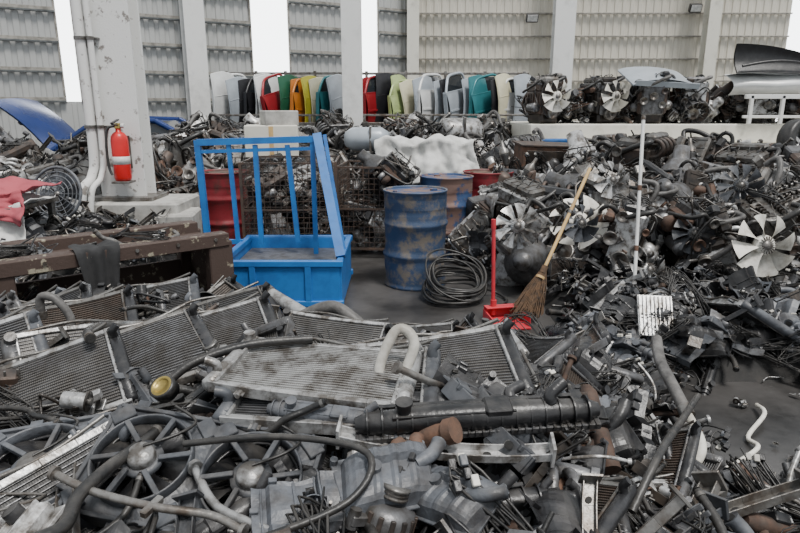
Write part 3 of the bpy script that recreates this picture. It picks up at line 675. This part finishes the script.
def rack(x0,x1,y,z,cols,name,rr):
    e=empty(name,((x0+x1)/2,y,0)); mb=MB()
    for zz in(z-.05,z-.65): mb.box((0,0,zz),(x1-x0+.2,1.1,.06),'steel')
    mb.box((0,.5,z+.95),(x1-x0+.2,.04,.05),'steel'); mb.box((0,-.5,z+.12),(x1-x0+.2,.04,.04),'steel')
    n=4
    for i in range(n+1):
        mb.box((-(x1-x0)/2+(x1-x0)*i/n,.5,z/2+.5),(.06,.05,z+1.0),'steel'); mb.box((-(x1-x0)/2+(x1-x0)*i/n,-.5,z/2+.06),(.05,.05,z+.12),'steel')
    mb.obj('rack_frame',parent=e)
    for i,c in enumerate(cols):
        kind=cdoor if i%3==1 else cpanel
        if (c,kind) not in DM: DM[(c,kind)]=kind(c)
        x=-(x1-x0)/2+(x1-x0)*(i+.5)/len(cols)+R.uniform(-.03,.03)
        inst(DM[(c,kind)],'car_panel_piece',(x,R.uniform(-.08,.08),z-.02),(R.uniform(-6,4),R.uniform(-12,2),R.uniform(*rr)),R.uniform(.80,.96),e)
rack(-3.6,-1.15,13,1.32,['white','white','silver','black','black','white','white','red','green','orange','orange','yellow','cream','teal','silver'],'car_door_rack',(50,66))
rack(-.7,2.6,13.1,1.32,['red','red','black','lime','lime','cream','silver','white','silver','black','silver','silver','teal','teal','black','cream','white','silver'],'car_door_rack',(35,62))

# ------------------------------------------------------------------ background heaps
def Hb(x,y):
    e=lerp([(8.0,0),(8.7,.72),(12.2,.95),(12.5,0)],y)*lerp([(-4.3,0),(-3.6,1),(1.9,1),(2.2,0)],x)
    return e*(1+.14*noise.noise(Vector((x*1.2,y*1.2,3))))
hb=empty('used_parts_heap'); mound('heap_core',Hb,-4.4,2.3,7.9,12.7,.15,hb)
scatter(hb,Hb,-4.2,2.2,8,11.8,680,{'junk':7,'engine':1.3,'enginef':.1,'hose':1.2,'harness':2,'gear':.5,'strut':.8,'housing':.6,'rocker':1,'manifold':.8,'alt':1.2,'beam':.6,'disc':.5,'cover':.8},50,(0,.12),(1,1.4))
for i in range(26): place(hb,'hose',(R.uniform(-.2,.7),R.uniform(8.7,9.5),R.uniform(1.0,1.38)),(R.uniform(-50,50),R.uniform(-50,50),R.uniform(0,360)),1.3,R.choice([0,2,3,4]))
for i in range(18): place(hb,'junk',(R.uniform(-.2,.6),R.uniform(8.8,9.5),R.uniform(.95,1.35)),(R.uniform(-50,50),R.uniform(-50,50),R.uniform(0,360)),1.7)
def Hl(x,y):
    e=lerp([(6.6,0),(7.2,.66),(8.9,.82),(9.2,0)],y)*lerp([(-8,.9),(-3.2,1),(-2.6,.9),(-2.45,0)],x)
    return e*(1+.2*noise.noise(Vector((x,y,9))))
hl=empty('used_parts_heap'); mound('heap_core',Hl,-8.2,-2.4,6.6,9.3,.15,hl)
scatter(hl,Hl,-7,-2.5,6.9,8.8,340,{'junk':7,'engine':1.4,'hose':1.2,'harness':2,'gear':.7,'strut':1,'housing':.7,'shroud':.3,'alt':1.5,'beam':.8,'rocker':.8,'manifold':.8},50,(0,.1),(1,1.3))
def drape(name,mt,x0,x1,yb,yf,zt,zb,loc=(0,0,0)):
    mb=MB()
    def fn(u,v):
        x=x0+(x1-x0)*u+.04*math.sin(v*9); n=.05*noise.noise(Vector((u*5,v*4,1)))+.025*math.sin(u*23+v*3)*v+.025*noise.noise(Vector((u*14,v*12,1)))
        if v<.5: y=yb+(yf-yb)*v*2; z=zt+n+.09*noise.noise(Vector((u*4,v*6,5)))
        else: t=(v-.5)*2; y=yf-.12*t-n*1.8; z=zt+.09*noise.noise(Vector((u*4,3,5)))*(1-t)-(zt-zb)*t*(1+.35*noise.noise(Vector((u*3,0,2))))
        return (x,y,z)
    mb.grid(fn,56,34,mt); o=mb.obj(name,loc); m_=o.modifiers.new('s','SOLIDIFY'); m_.thickness=.006; return o
drape('white_tarpaulin','cloth_white',-.28,.95,8.5,7.85,1.18,.66)
mb=MB(); mb.box((0,0,.2),(.7,.5,.42),'cream',ch=.01); mb.box((0,-.252,.2),(.06,.005,.4),'wood'); mb.box((0.1,0,.5),(.45,.4,.2),'concrete',(0,0,15),ch=.01); mb.obj('cardboard_box',(-1.75,8.7,.95),(0,0,8))
mb=MB(); mb.lathe([(0,-.3),(.15,-.3),(.2,-.26),(.21,-.2),(.21,.2),(.2,.26),(.15,.3),(0,.3)],'alu',24,(0,0,.22),(0,90,20)); mb.box((0,0,.02),(.3,.3,.04),'steel'); mb.box((0.05,0,.22),(.03,.44,.44),'steel'); mb.obj('fuel_tank',(.85,9.0,1.02))
mb=MB(); mb.lathe([(0,-.3),(.1,-.3),(.16,-.2),(.16,.2),(.1,.3),(0,.3)],'door_silver',24,(0,0,.17),(0,90,-10)); mb.box((.05,0,.17),(.03,.34,.34),'steel'); mb.obj('fuel_tank',(-.45,8.7,1.0))

# ------------------------------------------------------------------ blue car with open bonnet
def car(x,y,rot):
    e=empty('car',(x,y,0)); e.rotation_euler=(0,0,math.radians(rot)); mb=MB()
    st=[(-2.0,.35,.6,.70),(-1.9,.25,.72,.80),(-1.2,.22,.86,.86),(-.85,.22,.92,.87),(0,.22,.95,.87),(.9,.22,.96,.87),(1.5,.24,.98,.85),(1.9,.28,.92,.80),(2.0,.4,.75,.72)]
    vs=[];n=10
    for X,zb,zt,hw in st:
        vs+=[(X,-hw*.9,zb),(X,-hw,zb+.12),(X,-hw*1.0,(zb+zt)/2),(X,-hw*.97,zt-.08),(X,-hw*.86,zt),(X,hw*.86,zt),(X,hw*.97,zt-.08),(X,hw,(zb+zt)/2),(X,hw,zb+.12),(X,hw*.9,zb)]
    fs=[[i*n+k,i*n+(k+1)%n,(i+1)*n+(k+1)%n,(i+1)*n+k] for i in range(len(st)-1) for k in range(n)]+[list(range(n)),[len(vs)-1-k for k in range(n)]]
    mb.add(vs,fs,'car_blue',True)
    mb.add([(-.25,-.62,1.34),(-.25,.62,1.34),(.1,-.62,1.40),(.1,.62,1.40),(.7,-.61,1.38),(.7,.61,1.38)],[[0,2,3,1],[2,4,5,3]],'car_blue',True)
    mb.add([(-.85,-.74,.94),(-.85,.74,.94),(-.25,-.62,1.34),(-.25,.62,1.34)],[[0,2,3,1]],'glass_dark'); mb.add([(1.5,-.72,.97),(1.5,.72,.97),(.7,-.61,1.38),(.7,.61,1.38)],[[0,1,3,2]],'glass_dark')
    for s_ in(-1,1):
        mb.add([(-.85,s_*.76,.93),(-.25,s_*.62,1.34),(.1,s_*.62,1.40),(.7,s_*.61,1.38),(1.5,s_*.74,.97)],[[0,1,2,3,4]],'glass_dark')
        for P in(((-.85,.77,.93),(-.25,.63,1.35)),((.25,.8,.95),(.2,.63,1.39)),((1.5,.75,.97),(.7,.62,1.39))): mb.tube([(a,s_*b,c) for a,b,c in P],.045,'car_blue',8)
        mb.tube([(-.25,s_*.63,1.35),(.1,s_*.63,1.41),(.7,s_*.62,1.39)],.04,'car_blue',8)
        for X in(-1.3,1.25):
            mb.lathe([(0,-.09),(.2,-.09),(.2,-.1),(.29,-.1),(.31,-.07),(.31,.07),(.29,.1),(.2,.1),(.19,.06),(0,.06)],'rubber',24,(X,s_*.8,.31),(90,0,0)); mb.lathe([(0,-.02),(.19,-.02)],'alu',20,(X,s_*.905,.31),(90,0,0))
            mb.lathe([(.33,-.02),(.36,-.02),(.36,.02),(.33,.02)],'plastic_black',24,(X,s_*.86,.33),(90,0,0))
        mb.box((-1.95,s_*.58,.6),(.1,.25,.14),'glass_dark'); mb.box((1.95,s_*.58,.75),(.08,.25,.14),'red_paint')
        mb.box((-.6,s_*.93,1.0),(.12,.14,.1),'car_blue')
    mb.box((-1.3,0,.88),(.75,1.1,.03),'greasy')
    mb.obj('car_body',parent=e)
    mb=MB(); mb.grid(lambda u,v:(-1.05*v,(u-.5)*1.35,.06*math.sin(PI*u)+.05*math.sin(PI*v)),12,8,'car_blue'); mb.grid(lambda u,v:(-1.05*v,(u-.5)*1.3,.06*math.sin(PI*u)+.05*math.sin(PI*v)-.03),12,8,'car_blue')
    for v in(.25,.6): mb.box((-v,0,-.03),(.06,1.1,.03),'plastic_black')
    mb.obj('bonnet',(-.9,0,.96),(0,44,0),1,e)
    mb=MB(); mb.tube([(-1.5,.6,.85),(-1.45,.55,1.4)],.01,'steel'); mb.obj('bonnet_prop',parent=e)
car(-4.45,10.3,3)

# ------------------------------------------------------------------ left mid
mb=MB()
mb.box((0,0,.82),(1.5,.7,.04),'steel')
for x in(-.7,.7):
    for y in(-.3,.3): mb.box((x,y,.4),(.05,.05,.8),'steel')
mb.obj('work_table',(-3.75,5.1,0))
drape('red_cloth','cloth_red',-4.4,-2.88,5.35,4.8,.98,.72,(0,-.03,0))
drape('white_cloth','cloth_white',-4.3,-2.88,5.2,4.74,.885,.45,(0,.0,0))
mb=MB()
for rr in(.24,.2,.16,.12,.08): mb.tube([(rr*math.cos(2*PI*k/32),0,rr*math.sin(2*PI*k/32)) for k in range(32)],.006 if rr<.24 else .014,'plastic_grey',6,True)
for k in range(12): a=PI*k/6; mb.tube([(0.03*math.cos(a),0,.03*math.sin(a)),(.24*math.cos(a),0,.24*math.sin(a))],.004,'plastic_grey',5)
mb.X=Matrix.Translation((0,.05,0))@Euler((PI/2,0,0)).to_matrix().to_4x4(); fan(mb,(0,0,0),.2,6,'plastic_grey',.05,.25); mb.X=Matrix()
mb.cyl((0,0,-.24),(0,.05,-.5),.02,'steel'); mb.box((0,.05,-.5),(.3,.25,.03),'steel')
mb.obj('electric_fan',(-3.10,5.6,.84),(-14,0,-8))
lf=lambda x,y: .5*lerp([(4.5,0),(4.8,1),(6,1),(6.3,0)],y)*lerp([(-5,1),(-3,1),(-2.1,.8),(-1.9,0)],x)
lh=empty('scrap_heap'); mound('heap_core',lf,-5,-1.85,4.4,6.4,.12,lh)
scatter(lh,lf,-3.6,-1.9,4.6,6.2,170,{'junk':5,'hose':1,'shard':2,'beam':1,'housing':1,'harness':1,'cover':1},45)

rb=empty('rusty_bench',(-1.22,4.27,0)); rb.rotation_euler=(0,0,math.atan2(-.86,-1.04))
mb=MB(); L=2.3
mb.box((L/2,0,.71),(L,.12,.09),'rusty_bench',ch=.006); mb.box((L/2,-.55,.71),(L,.12,.09),'rusty_bench',ch=.006)
mb.box((L/2,-.27,.67),(L,.5,.015),'rusty_bench'); 
for x in(.06,1.38,L-.06):
    for y in(0,-.55): mb.box((x,y,.35),(.17,.1,.7),'rusty_bench',ch=.008)
    mb.box((x,-.27,.42),(.03,.5,.5),'rusty_bench',ch=.003)
mb.box((L/2,-.55,.28),(L,.04,.4),'rusty_bench',ch=.004); mb.box((L/2,0,.12),(L,.06,.08),'rusty_bench',ch=.004)
for i in range(9): mb.cyl((.1+i*.26,.062,.72),(.1+i*.26,.07,.72),.012,'steel',8)
mb.obj('bench_frame',parent=rb)
for i in range(16): place(rb,R.choice(['junk','shard','harness','hose']),(R.uniform(.2,2.1),R.uniform(-.45,-.1),.72),(R.uniform(-20,20),R.uniform(-20,20),R.uniform(0,360)),.8)
def rag(u,v):
    w=(u-.5)*.26; 
    if v<.4: return (w+.85,.0-.16*(1-v/.4)+.07,.775+.02*noise.noise(Vector((u*4,v*5,0))))
    t=(v-.4)/.6; return (w*(1-.3*t)+.85,.075+.02*math.sin(u*15)+.02*t,.77-.3*t*(1-.3*abs(u-.4)))
mb=MB(); mb.grid(rag,16,16,'cloth_dark'); mb.obj('oily_rag',parent=rb)

# ------------------------------------------------------------------ right engine pile
def He(x,y):
    yf=lerp([(.6,6.0),(1.2,5.4),(2.2,5.0),(4,4.75)],x)
    top=lerp([(.6,.45),(1.4,.72),(3,.86),(6,.88)],x)
    return top*lerp([(0,0),(.25,.35),(.95,.85),(1.8,1),(2.8,1),(3.3,0)],y-yf)*lerp([(.55,0),(.95,1)],x-.12*max(0,y-6))*(1+.16*noise.noise(Vector((x*1.8,y*1.8,0))))
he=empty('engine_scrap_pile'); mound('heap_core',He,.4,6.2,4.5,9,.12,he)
EX=[(2.83,4.75,.22),(1.02,5.5,.2),(2.0,4.9,.2),(1.55,5.3,.18),(2.45,5.1,.2)]
scatter(he,He,.7,5.6,4.8,8.2,900,{'junk':6,'engine':1.3,'enginef':.1,'hose':1.8,'harness':1.8,'gear':.9,'strut':.6,'alt':2.6,'disc':.8,'axle':.7,'pipe':1,'housing':.8,'rocker':1.4,'manifold':1.5,'shard':.6,'cover':.5,'fan':.12},75,(-.02,.06),(.95,1.3),ex=EX)
scatter(he,He,.7,5.6,4.8,8.2,520,{'junk':6,'alt':1.2,'hose':1.4,'harness':2},75,(.02,.10),(.6,1.0),ex=EX)
for x,y,z,rx,rz,k,s in [(2.79,4.66,.57,76,4,0,1.1),(1.02,5.3,.60,74,-14,3,.9),(1.98,4.80,.34,66,22,3,.8),(1.5,5.1,.66,72,10,1,.8),(2.4,4.98,.60,80,-15,1,.85),(2.9,5.3,.95,75,-20,1,.9),(1.9,5.6,.96,68,10,3,.8),(3.3,4.75,.36,60,-10,3,.9)]:
    place(he,'fan',(x,y,z),(rx,0,rz),s,k)
for i,(x,y,z,rz) in enumerate([(1.35,5.6,.22,15),(1.9,5.3,.28,-20),(2.45,5.25,.3,10),(3.1,5.15,.35,-8),(1.2,6.1,.35,30),(2.1,6.0,.5,20),(2.9,6.1,.5,-30),(3.7,5.8,.5,10)]):
    place(he,'engine',(x,y,z),(R.uniform(-20,20),R.uniform(-20,20),rz),1.0,i)
place(he,'rad',(1.42,5.06,.27),(75,0,-12),.55,4)
mb=MB(); mb.box((0,0,.15),(.65,.4,.3),'rust',ch=.01); mb.box((0,-.2,.15),(.55,.02,.2),'greasy'); mb.box((0,0,.31),(.7,.45,.02),'iron'); mb.obj('rusty_crate',(1.75,7.7,.85),(3,2,5))
mb=MB(); mb.lathe([(.2,-.09),(.2,-.1),(.29,-.1),(.31,-.07),(.31,.07),(.29,.1),(.2,.1),(.19,.06),(.2,-.09)],'rubber',28); mb.lathe([(.2,.07),(.17,.0),(.06,-.02),(.05,.03),(0,.03)],'alu_dark',24)
for i in range(5): a=2*PI*i/5; mb.box((.12*math.cos(a),.12*math.sin(a),.01),(.17,.05,.03),'alu',(0,0,math.degrees(a)))
mb.obj('car_wheel',(5.05,8.0,1.15),(80,0,20))

# ------------------------------------------------------------------ foreground radiator pile
def Hf(x,y):
    c=lerp([(.5,.45),(1.2,.56),(1.8,.60),(2.4,.48),(2.9,.30),(3.35,.10),(3.65,0)],y)
    l=lerp([(.5,.45),(1.2,.52),(2.0,.53),(2.8,.50),(3.3,.34),(3.7,.15),(4.0,0)],y)
    t=lerp([(-1.2,1),(-.6,0)],x); h=l*t+c*(1-t)
    xr=lerp([(1.0,1.25),(2.0,1.25),(2.6,1.25),(3.1,1.5),(3.6,2.0),(4.2,2.6)],y)
    h*=lerp([(-1.0,1),(-.45,.62),(-.2,.4),(0,0)],x-xr)
    if x>1: h=max(h,.2*lerp([(3.35,0),(3.6,1),(4.9,1),(5.2,0)],y)*lerp([(1.05,0),(1.4,1),(3.4,1),(3.8,0)],x), .13*lerp([(1.3,1),(1.9,1),(2.1,0)],y)*lerp([(1.1,1),(1.7,1),(1.9,0)],x))
    return h*(1+.16*noise.noise(Vector((x*2.4,y*2.4,7))))
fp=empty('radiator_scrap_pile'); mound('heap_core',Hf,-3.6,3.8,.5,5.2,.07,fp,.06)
for i in range(64):
    x=R.uniform(-2.6,-.7); y=R.uniform(1.3,3.4)
    place(fp,R.choice(['rad','rad','cond']),(x,y,Hf(x,y)+R.uniform(-.04,.11)),(R.uniform(0,48),R.uniform(-22,10),R.uniform(5,55)),R.uniform(.75,1.1),R.choice([0,1,3,3,4,1,1]))
for i in range(28):
    x=R.uniform(-.75,.8); y=R.uniform(1.2,2.9)
    place(fp,R.choice(['rad','cond','rad','tank']),(x,y,Hf(x,y)+R.uniform(-.05,.04)),(R.uniform(-10,35),R.uniform(-20,20),R.uniform(-45,45)),R.uniform(.7,.95),R.choice([1,3,4,2,0]))
E2=[(-.54,1.46,.27),(-.97,1.50,.2),(-.26,1.86,.30),(.12,1.62,.20),(-.05,1.85,.25)]
scatter(fp,Hf,-2.9,-.5,.9,3.7,370,{'junk':3,'hose':2.6,'shard':1.5,'cover':1.8,'pipe':2,'beam':2,'cond':.6,'tank':1.4,'harness':1.8,'alt':.3,'rocker':.3},30,(-.03,.06),(.65,1.0),ex=E2)
scatter(fp,Hf,-.6,1.7,.9,3.5,1000,{'junk':6,'hose':2,'shard':4,'cover':2,'pipe':1.4,'beam':1.4,'shroud':.15,'tank':.9,'harness':2.2,'housing':1.6,'alt':.8,'cond':.5,'manifold':.3,'rocker':.4},48,(-.03,.06),(.65,1.05),ex=E2)
scatter(fp,Hf,1.0,3.6,1.0,5.0,640,{'junk':4,'hose':1.4,'shard':4,'cover':4,'pipe':.8,'beam':1,'harness':1.8,'housing':2.2,'shroud':.2,'rad':.2,'tank':.4},42,(-.02,.06),(.7,1.1),ex=[(1.1,4.6,.28),(1.0,4.35,.2)])
scatter(fp,Hf,-.7,1.25,2.1,3.1,85,{'hose':2,'cover':1.3,'pipe':2,'tank':1.6,'housing':1.2,'beam':1.3,'cond':1.4,'shard':1,'alt':.5},28,(.05,.12),(.75,1.05),hmin=.2,ex=[(-.05,1.9,.35)])
for i in range(14):
    x=R.uniform(-2.0,-1.0); y=R.uniform(3.1,3.6); place(fp,'cover',(x,y,Hf(x,y)+R.uniform(.03,.14)),(R.uniform(-10,35),R.uniform(-20,20),R.uniform(-30,60)),R.uniform(1,1.3),R.choice([0,2,3,5,7,9]))
FL=lambda x,y:.03
fl=empty('floor_debris')
scatter(fl,FL,-.4,3.2,2.0,4.1,90,{'shard':4,'junk':3,'pipe':.6},6,(-.015,.0),(.2,.45),0)

def hero(name,mb): return mb.obj(name,parent=fp)
hm=radiator(.62,.33,'fins_bright','alu','alu',.12,.1,21); inst(hm,'intercooler_piece',(-.26,1.83,.78),(4,3,-9),1,fp)
place(fp,'rad',(.10,1.98,.71),(14,-3,6),1.05,0)
place(fp,'rad',(-.2,1.80,.73),(5,-2,-5),1.1,3)
place(fp,'tank',(.22,1.60,.75),(12,-2,4),1.12,0)
place(fp,'tank',(.15,1.72,.72),(-30,0,-6),1.1,2)
place(fp,'tank',(-.2,1.62,.74),(20,3,-10),.75,1)
place(fp,'beam',(.12,1.52,.68),(10,3,-4),.9,5)
place(fp,'rad',(-.3,2.4,.64),(32,4,-16),.8,0)
place(fp,'rad',(.3,2.75,.47),(14,-8,12),.85,2)
place(fp,'rad',(.05,2.95,.43),(18,-2,-4),.8,0)
place(fp,'shroud',(-.54,1.47,.66),(26,6,-8),.92,1)
place(fp,'shroud',(-.99,1.50,.64),(18,-4,14),.85,2)
place(fp,'hose',(-.75,1.36,.70),(10,5,30),1,2); place(fp,'pipe',(-.62,1.30,.68),(5,5,-20),.9,3); place(fp,'cover',(-.24,1.31,.67),(20,5,15),.7,1); place(fp,'hose',(-.35,1.60,.74),(0,10,-40),.8,5)
place(fp,'housing',(-.03,1.38,.69),(18,0,20),.85,1); place(fp,'housing',(.13,1.34,.66),(15,-8,-40),.75,1)
place(fp,'housing',(.95,2.9,.36),(30,5,70),1.1,0)
for a in [(-1.25,1.95,.64,22,-10,28,0),(-1.0,2.15,.68,18,-10,32,1),(-1.45,2.5,.66,26,-6,24,4),(-1.3,2.95,.60,20,-4,18,3),(-.85,2.75,.60,24,-8,30,1),(-1.6,2.1,.64,30,-8,34,3),(-.8,2.35,.68,14,-6,22,0)]:
    place(fp,'rad',a[:3],a[3:6],1.0,a[6])
for a in [(-1.15,1.75,.68,0),(-1.5,1.9,.70,3),(-1.1,2.3,.74,7),(-1.35,2.7,.72,2),(-.95,2.55,.72,8)]:
    place(fp,'hose',a[:3],(8,4,R.uniform(0,180)),.9,a[3]); place(fp,'junk',(a[0]+.12,a[1]+.1,a[2]-.02),(10,5,R.uniform(0,180)),.9)
h=MB(); h.tube(sm([(-.05,1.8,.74),(-.065,1.83,.80),(-.02,1.87,.90),(.02,1.87,.91),(.045,1.85,.87),(.02,1.82,.80),(0,1.78,.76)],6),.017,'plastic_pale',12); h.cyl((-.05,1.8,.72),(-.05,1.8,.75),.024,'steel'); hero('bent_hose_piece',h)
h=MB(); h.tube([(-.67,3.0,.70),(-.38,2.8,.60)],.032,'alu',16); h.tube([(-.68,3.007,.706),(-.65,2.986,.69)],.038,'steel',16); h.tube([(-.42,2.83,.62),(-.38,2.8,.60)],.038,'steel',16); hero('intake_pipe_piece',h)
h=MB(); h.tube(sm([(-.48,2.6,.68),(-.31,2.6,.75),(-.2,2.55,.71),(-.11,2.5,.64),(0,2.4,.66)],7),.028,'rubber_grey',14); h.cyl((-.0,2.4,.66),(.02,2.385,.66),.034,'steel'); hero('radiator_hose_piece',h)
h=MB(); h.tube(sm([(-1.36,2.35,.64),(-1.37,2.38,.68),(-1.35,2.42,.75),(-1.40,2.42,.84),(-1.46,2.42,.85),(-1.47,2.42,.78)],6),.017,'rubber_grey',12); h.cyl((-1.36,2.34,.61),(-1.36,2.35,.64),.036,'alu'); h.cyl((-1.47,2.42,.76),(-1.47,2.42,.79),.024,'steel'); hero('radiator_hose_piece',h)
h=MB(); h.tube(sm([(-.30,2.0,.83),(-.5,1.95,.83),(-.66,1.88,.80),(-.73,1.83,.76)],7),.015,'rubber',12); h.X=Matrix.Translation((-.74,1.8,.74))@Euler((.6,-.3,0)).to_matrix().to_4x4(); h.lathe([(0,-.02),(.04,-.02),(.042,.02),(.034,.022)],'rubber',20); h.lathe([(.034,.022),(.026,.024),(.026,.018),(0,.018)],'brass',20); h.X=Matrix(); hero('thermostat_hose_piece',h)
h=MB(); h.tube(sm([(1.14,2.6,.60),(1.10,2.45,.56),(1.08,2.3,.54),(1.085,2.15,.48)],6),.024,'rubber_grey',12); h.tube(sm([(1.085,2.15,.48),(1.08,2.0,.43),(1.01,1.9,.40),(.95,1.85,.36),(.97,1.75,.34)],6),.017,'plastic_pale',12); h.cyl((1.086,2.17,.487),(1.085,2.13,.472),.028,'steel'); hero('radiator_hose_piece',h)
h=MB(); h.tube(sm([(.62,1.45,.55),(.75,1.6,.64),(.95,1.9,.58),(1.15,2.2,.52)],7),.012,'rubber',12); hero('long_hose_piece',h)
h=MB(); h.tube(sm([(-.35,1.15,.68),(-.12,1.25,.72),(-.08,1.36,.78),(-.3,1.42,.79),(-.55,1.42,.77)],7),.009,'rubber',10); hero('long_hose_piece',h)
h=MB(); h.tube(sm([(1.94,3.09,.03),(1.90,2.95,.05),(1.72,2.77,.02),(1.70,2.65,.03),(1.46,2.47,.03)],7),.011,'plastic_pale',10); h.obj('loose_hose')
h=MB()
h.box((0,0,0),(.2,.26,.02),'alu')
for i in range(9): h.box((-.09+.0225*i,0,.015),(.006,.25,.015),'alu')
h.obj('heater_core_piece',(1.60,3.7,.33),(50,0,-10),1.05,fp)

# ------------------------------------------------------------------ hose coil, dustpan, broom, pole
mb=MB()
for i in range(14):
    r=R.uniform(.17,.26); cx,cy=R.uniform(-.03,.03),R.uniform(-.03,.03); ti=R.uniform(.1,.75); ph=R.uniform(-.5,.5)
    mb.tube([(cx+r*math.cos(a),cy+r*.95*math.sin(a),.02+.008*i+ti*r*(1+math.sin(a+ph))*.9+.008*math.sin(3*a)) for a in [2*PI*k/40 for k in range(40)]],R.uniform(.008,.013),'rubber',8,True)
mb.tube(sm([(.2,.05,.1),(.36,.1,.03),(.42,-.1,.02),(.3,-.25,.02)],6),.012,'rubber',8)
mb.obj('rubber_hose_coil',(.48,5.1,0),(0,0,0))
dp=MB()
def pan(u,v):
    return ((u-.5)*(.28-.04*v),-.14+.26*v,.012+.02*v)
dp.grid(pan,6,6,'red_plastic',False); dp.grid(lambda u,v:(pan(u,v)[0],pan(u,v)[1],.004),6,6,'red_plastic',False)
dp.box((0,.12,.06),(.25,.012,.11),'red_plastic'); dp.box((.13,.01,.045),(.01,.25,.08),'red_plastic',(0,0,4)); dp.box((-.13,.01,.045),(.01,.25,.08),'red_plastic',(0,0,-4)); dp.box((0,.09,.11),(.25,.07,.008),'red_plastic')
dp.cyl((-.06,.1,.05),(-.07,.13,.72),.014,'red_plastic',12); dp.cyl((-.07,.13,.68),(-.071,.131,.75),.018,'red_plastic',12); dp.cyl((-.06,.1,.05),(-.06,.1,.16),.022,'red_plastic',12)
dp.obj('dustpan',(.80,4.46,0),(0,0,12),1.05)
br=MB(); a=Vector((1.11,4.66,.37)); b=Vector((1.53,5.05,1.12)); br.cyl(a,b,.014,'wood',12); br.cyl(a+(b-a)*.55,a+(b-a)*.58,.0165,'steel',12)
dr=(a-b).normalized(); q=random.Random(3)
for i in range(190):
    o=Vector((q.uniform(-1,1),q.uniform(-1,1),q.uniform(-1,1))); st_=a-dr*.03+o*.014; e_=a+dr*q.uniform(.3,.4)+Vector((q.uniform(-.11,.13),q.uniform(-.06,.06),q.uniform(-.04,.02))); e_.z=max(e_.z,.01)
    br.tube([st_,(st_+e_)/2+o*.01,e_],.003,'straw',4,smooth=False)
br.cyl(a-dr*.04,a+dr*.02,.026,'straw',12); br.cyl(a+dr*.05,a+dr*.07,.036,'wood',12)
br.obj('broom')
mb=MB(); mb.cyl((1.77,4.5,.12),(1.885,4.95,1.50),.0135,'white_paint',12); mb.cyl((1.885,4.95,1.5),(1.887,4.96,1.53),.017,'steel',12)
for t in(.3,.62): p_=Vector((1.77,4.5,.12)).lerp(Vector((1.885,4.95,1.5)),t); mb.cyl(p_,p_+Vector((.002,.01,.04)),.0165,'rust',12)
mb.obj('white_pole')

# ------------------------------------------------------------------ light, world, camera
sc=bpy.context.scene
w=bpy.data.worlds.new('sky'); sc.world=w; w.use_nodes=True
w.node_tree.nodes['Background'].inputs['Color'].default_value=(.90,.95,1,1); w.node_tree.nodes['Background'].inputs['Strength'].default_value=.95
sl=bpy.data.lights.new('daylight','SUN'); sl.energy=4.2; sl.angle=math.radians(14); sl.color=(1,.97,.93)
so=bpy.data.objects.new('daylight',sl); sc.collection.objects.link(so); so.rotation_euler=(math.radians(20),math.radians(16),0)
cd=bpy.data.cameras.new('camera'); cd.sensor_width=36; cd.lens=28; cd.clip_end=200
co=bpy.data.objects.new('camera',cd); sc.collection.objects.link(co); co.location=(0,0,1.6); co.rotation_euler=(math.radians(90-14.4),0,0)
sc.camera=co
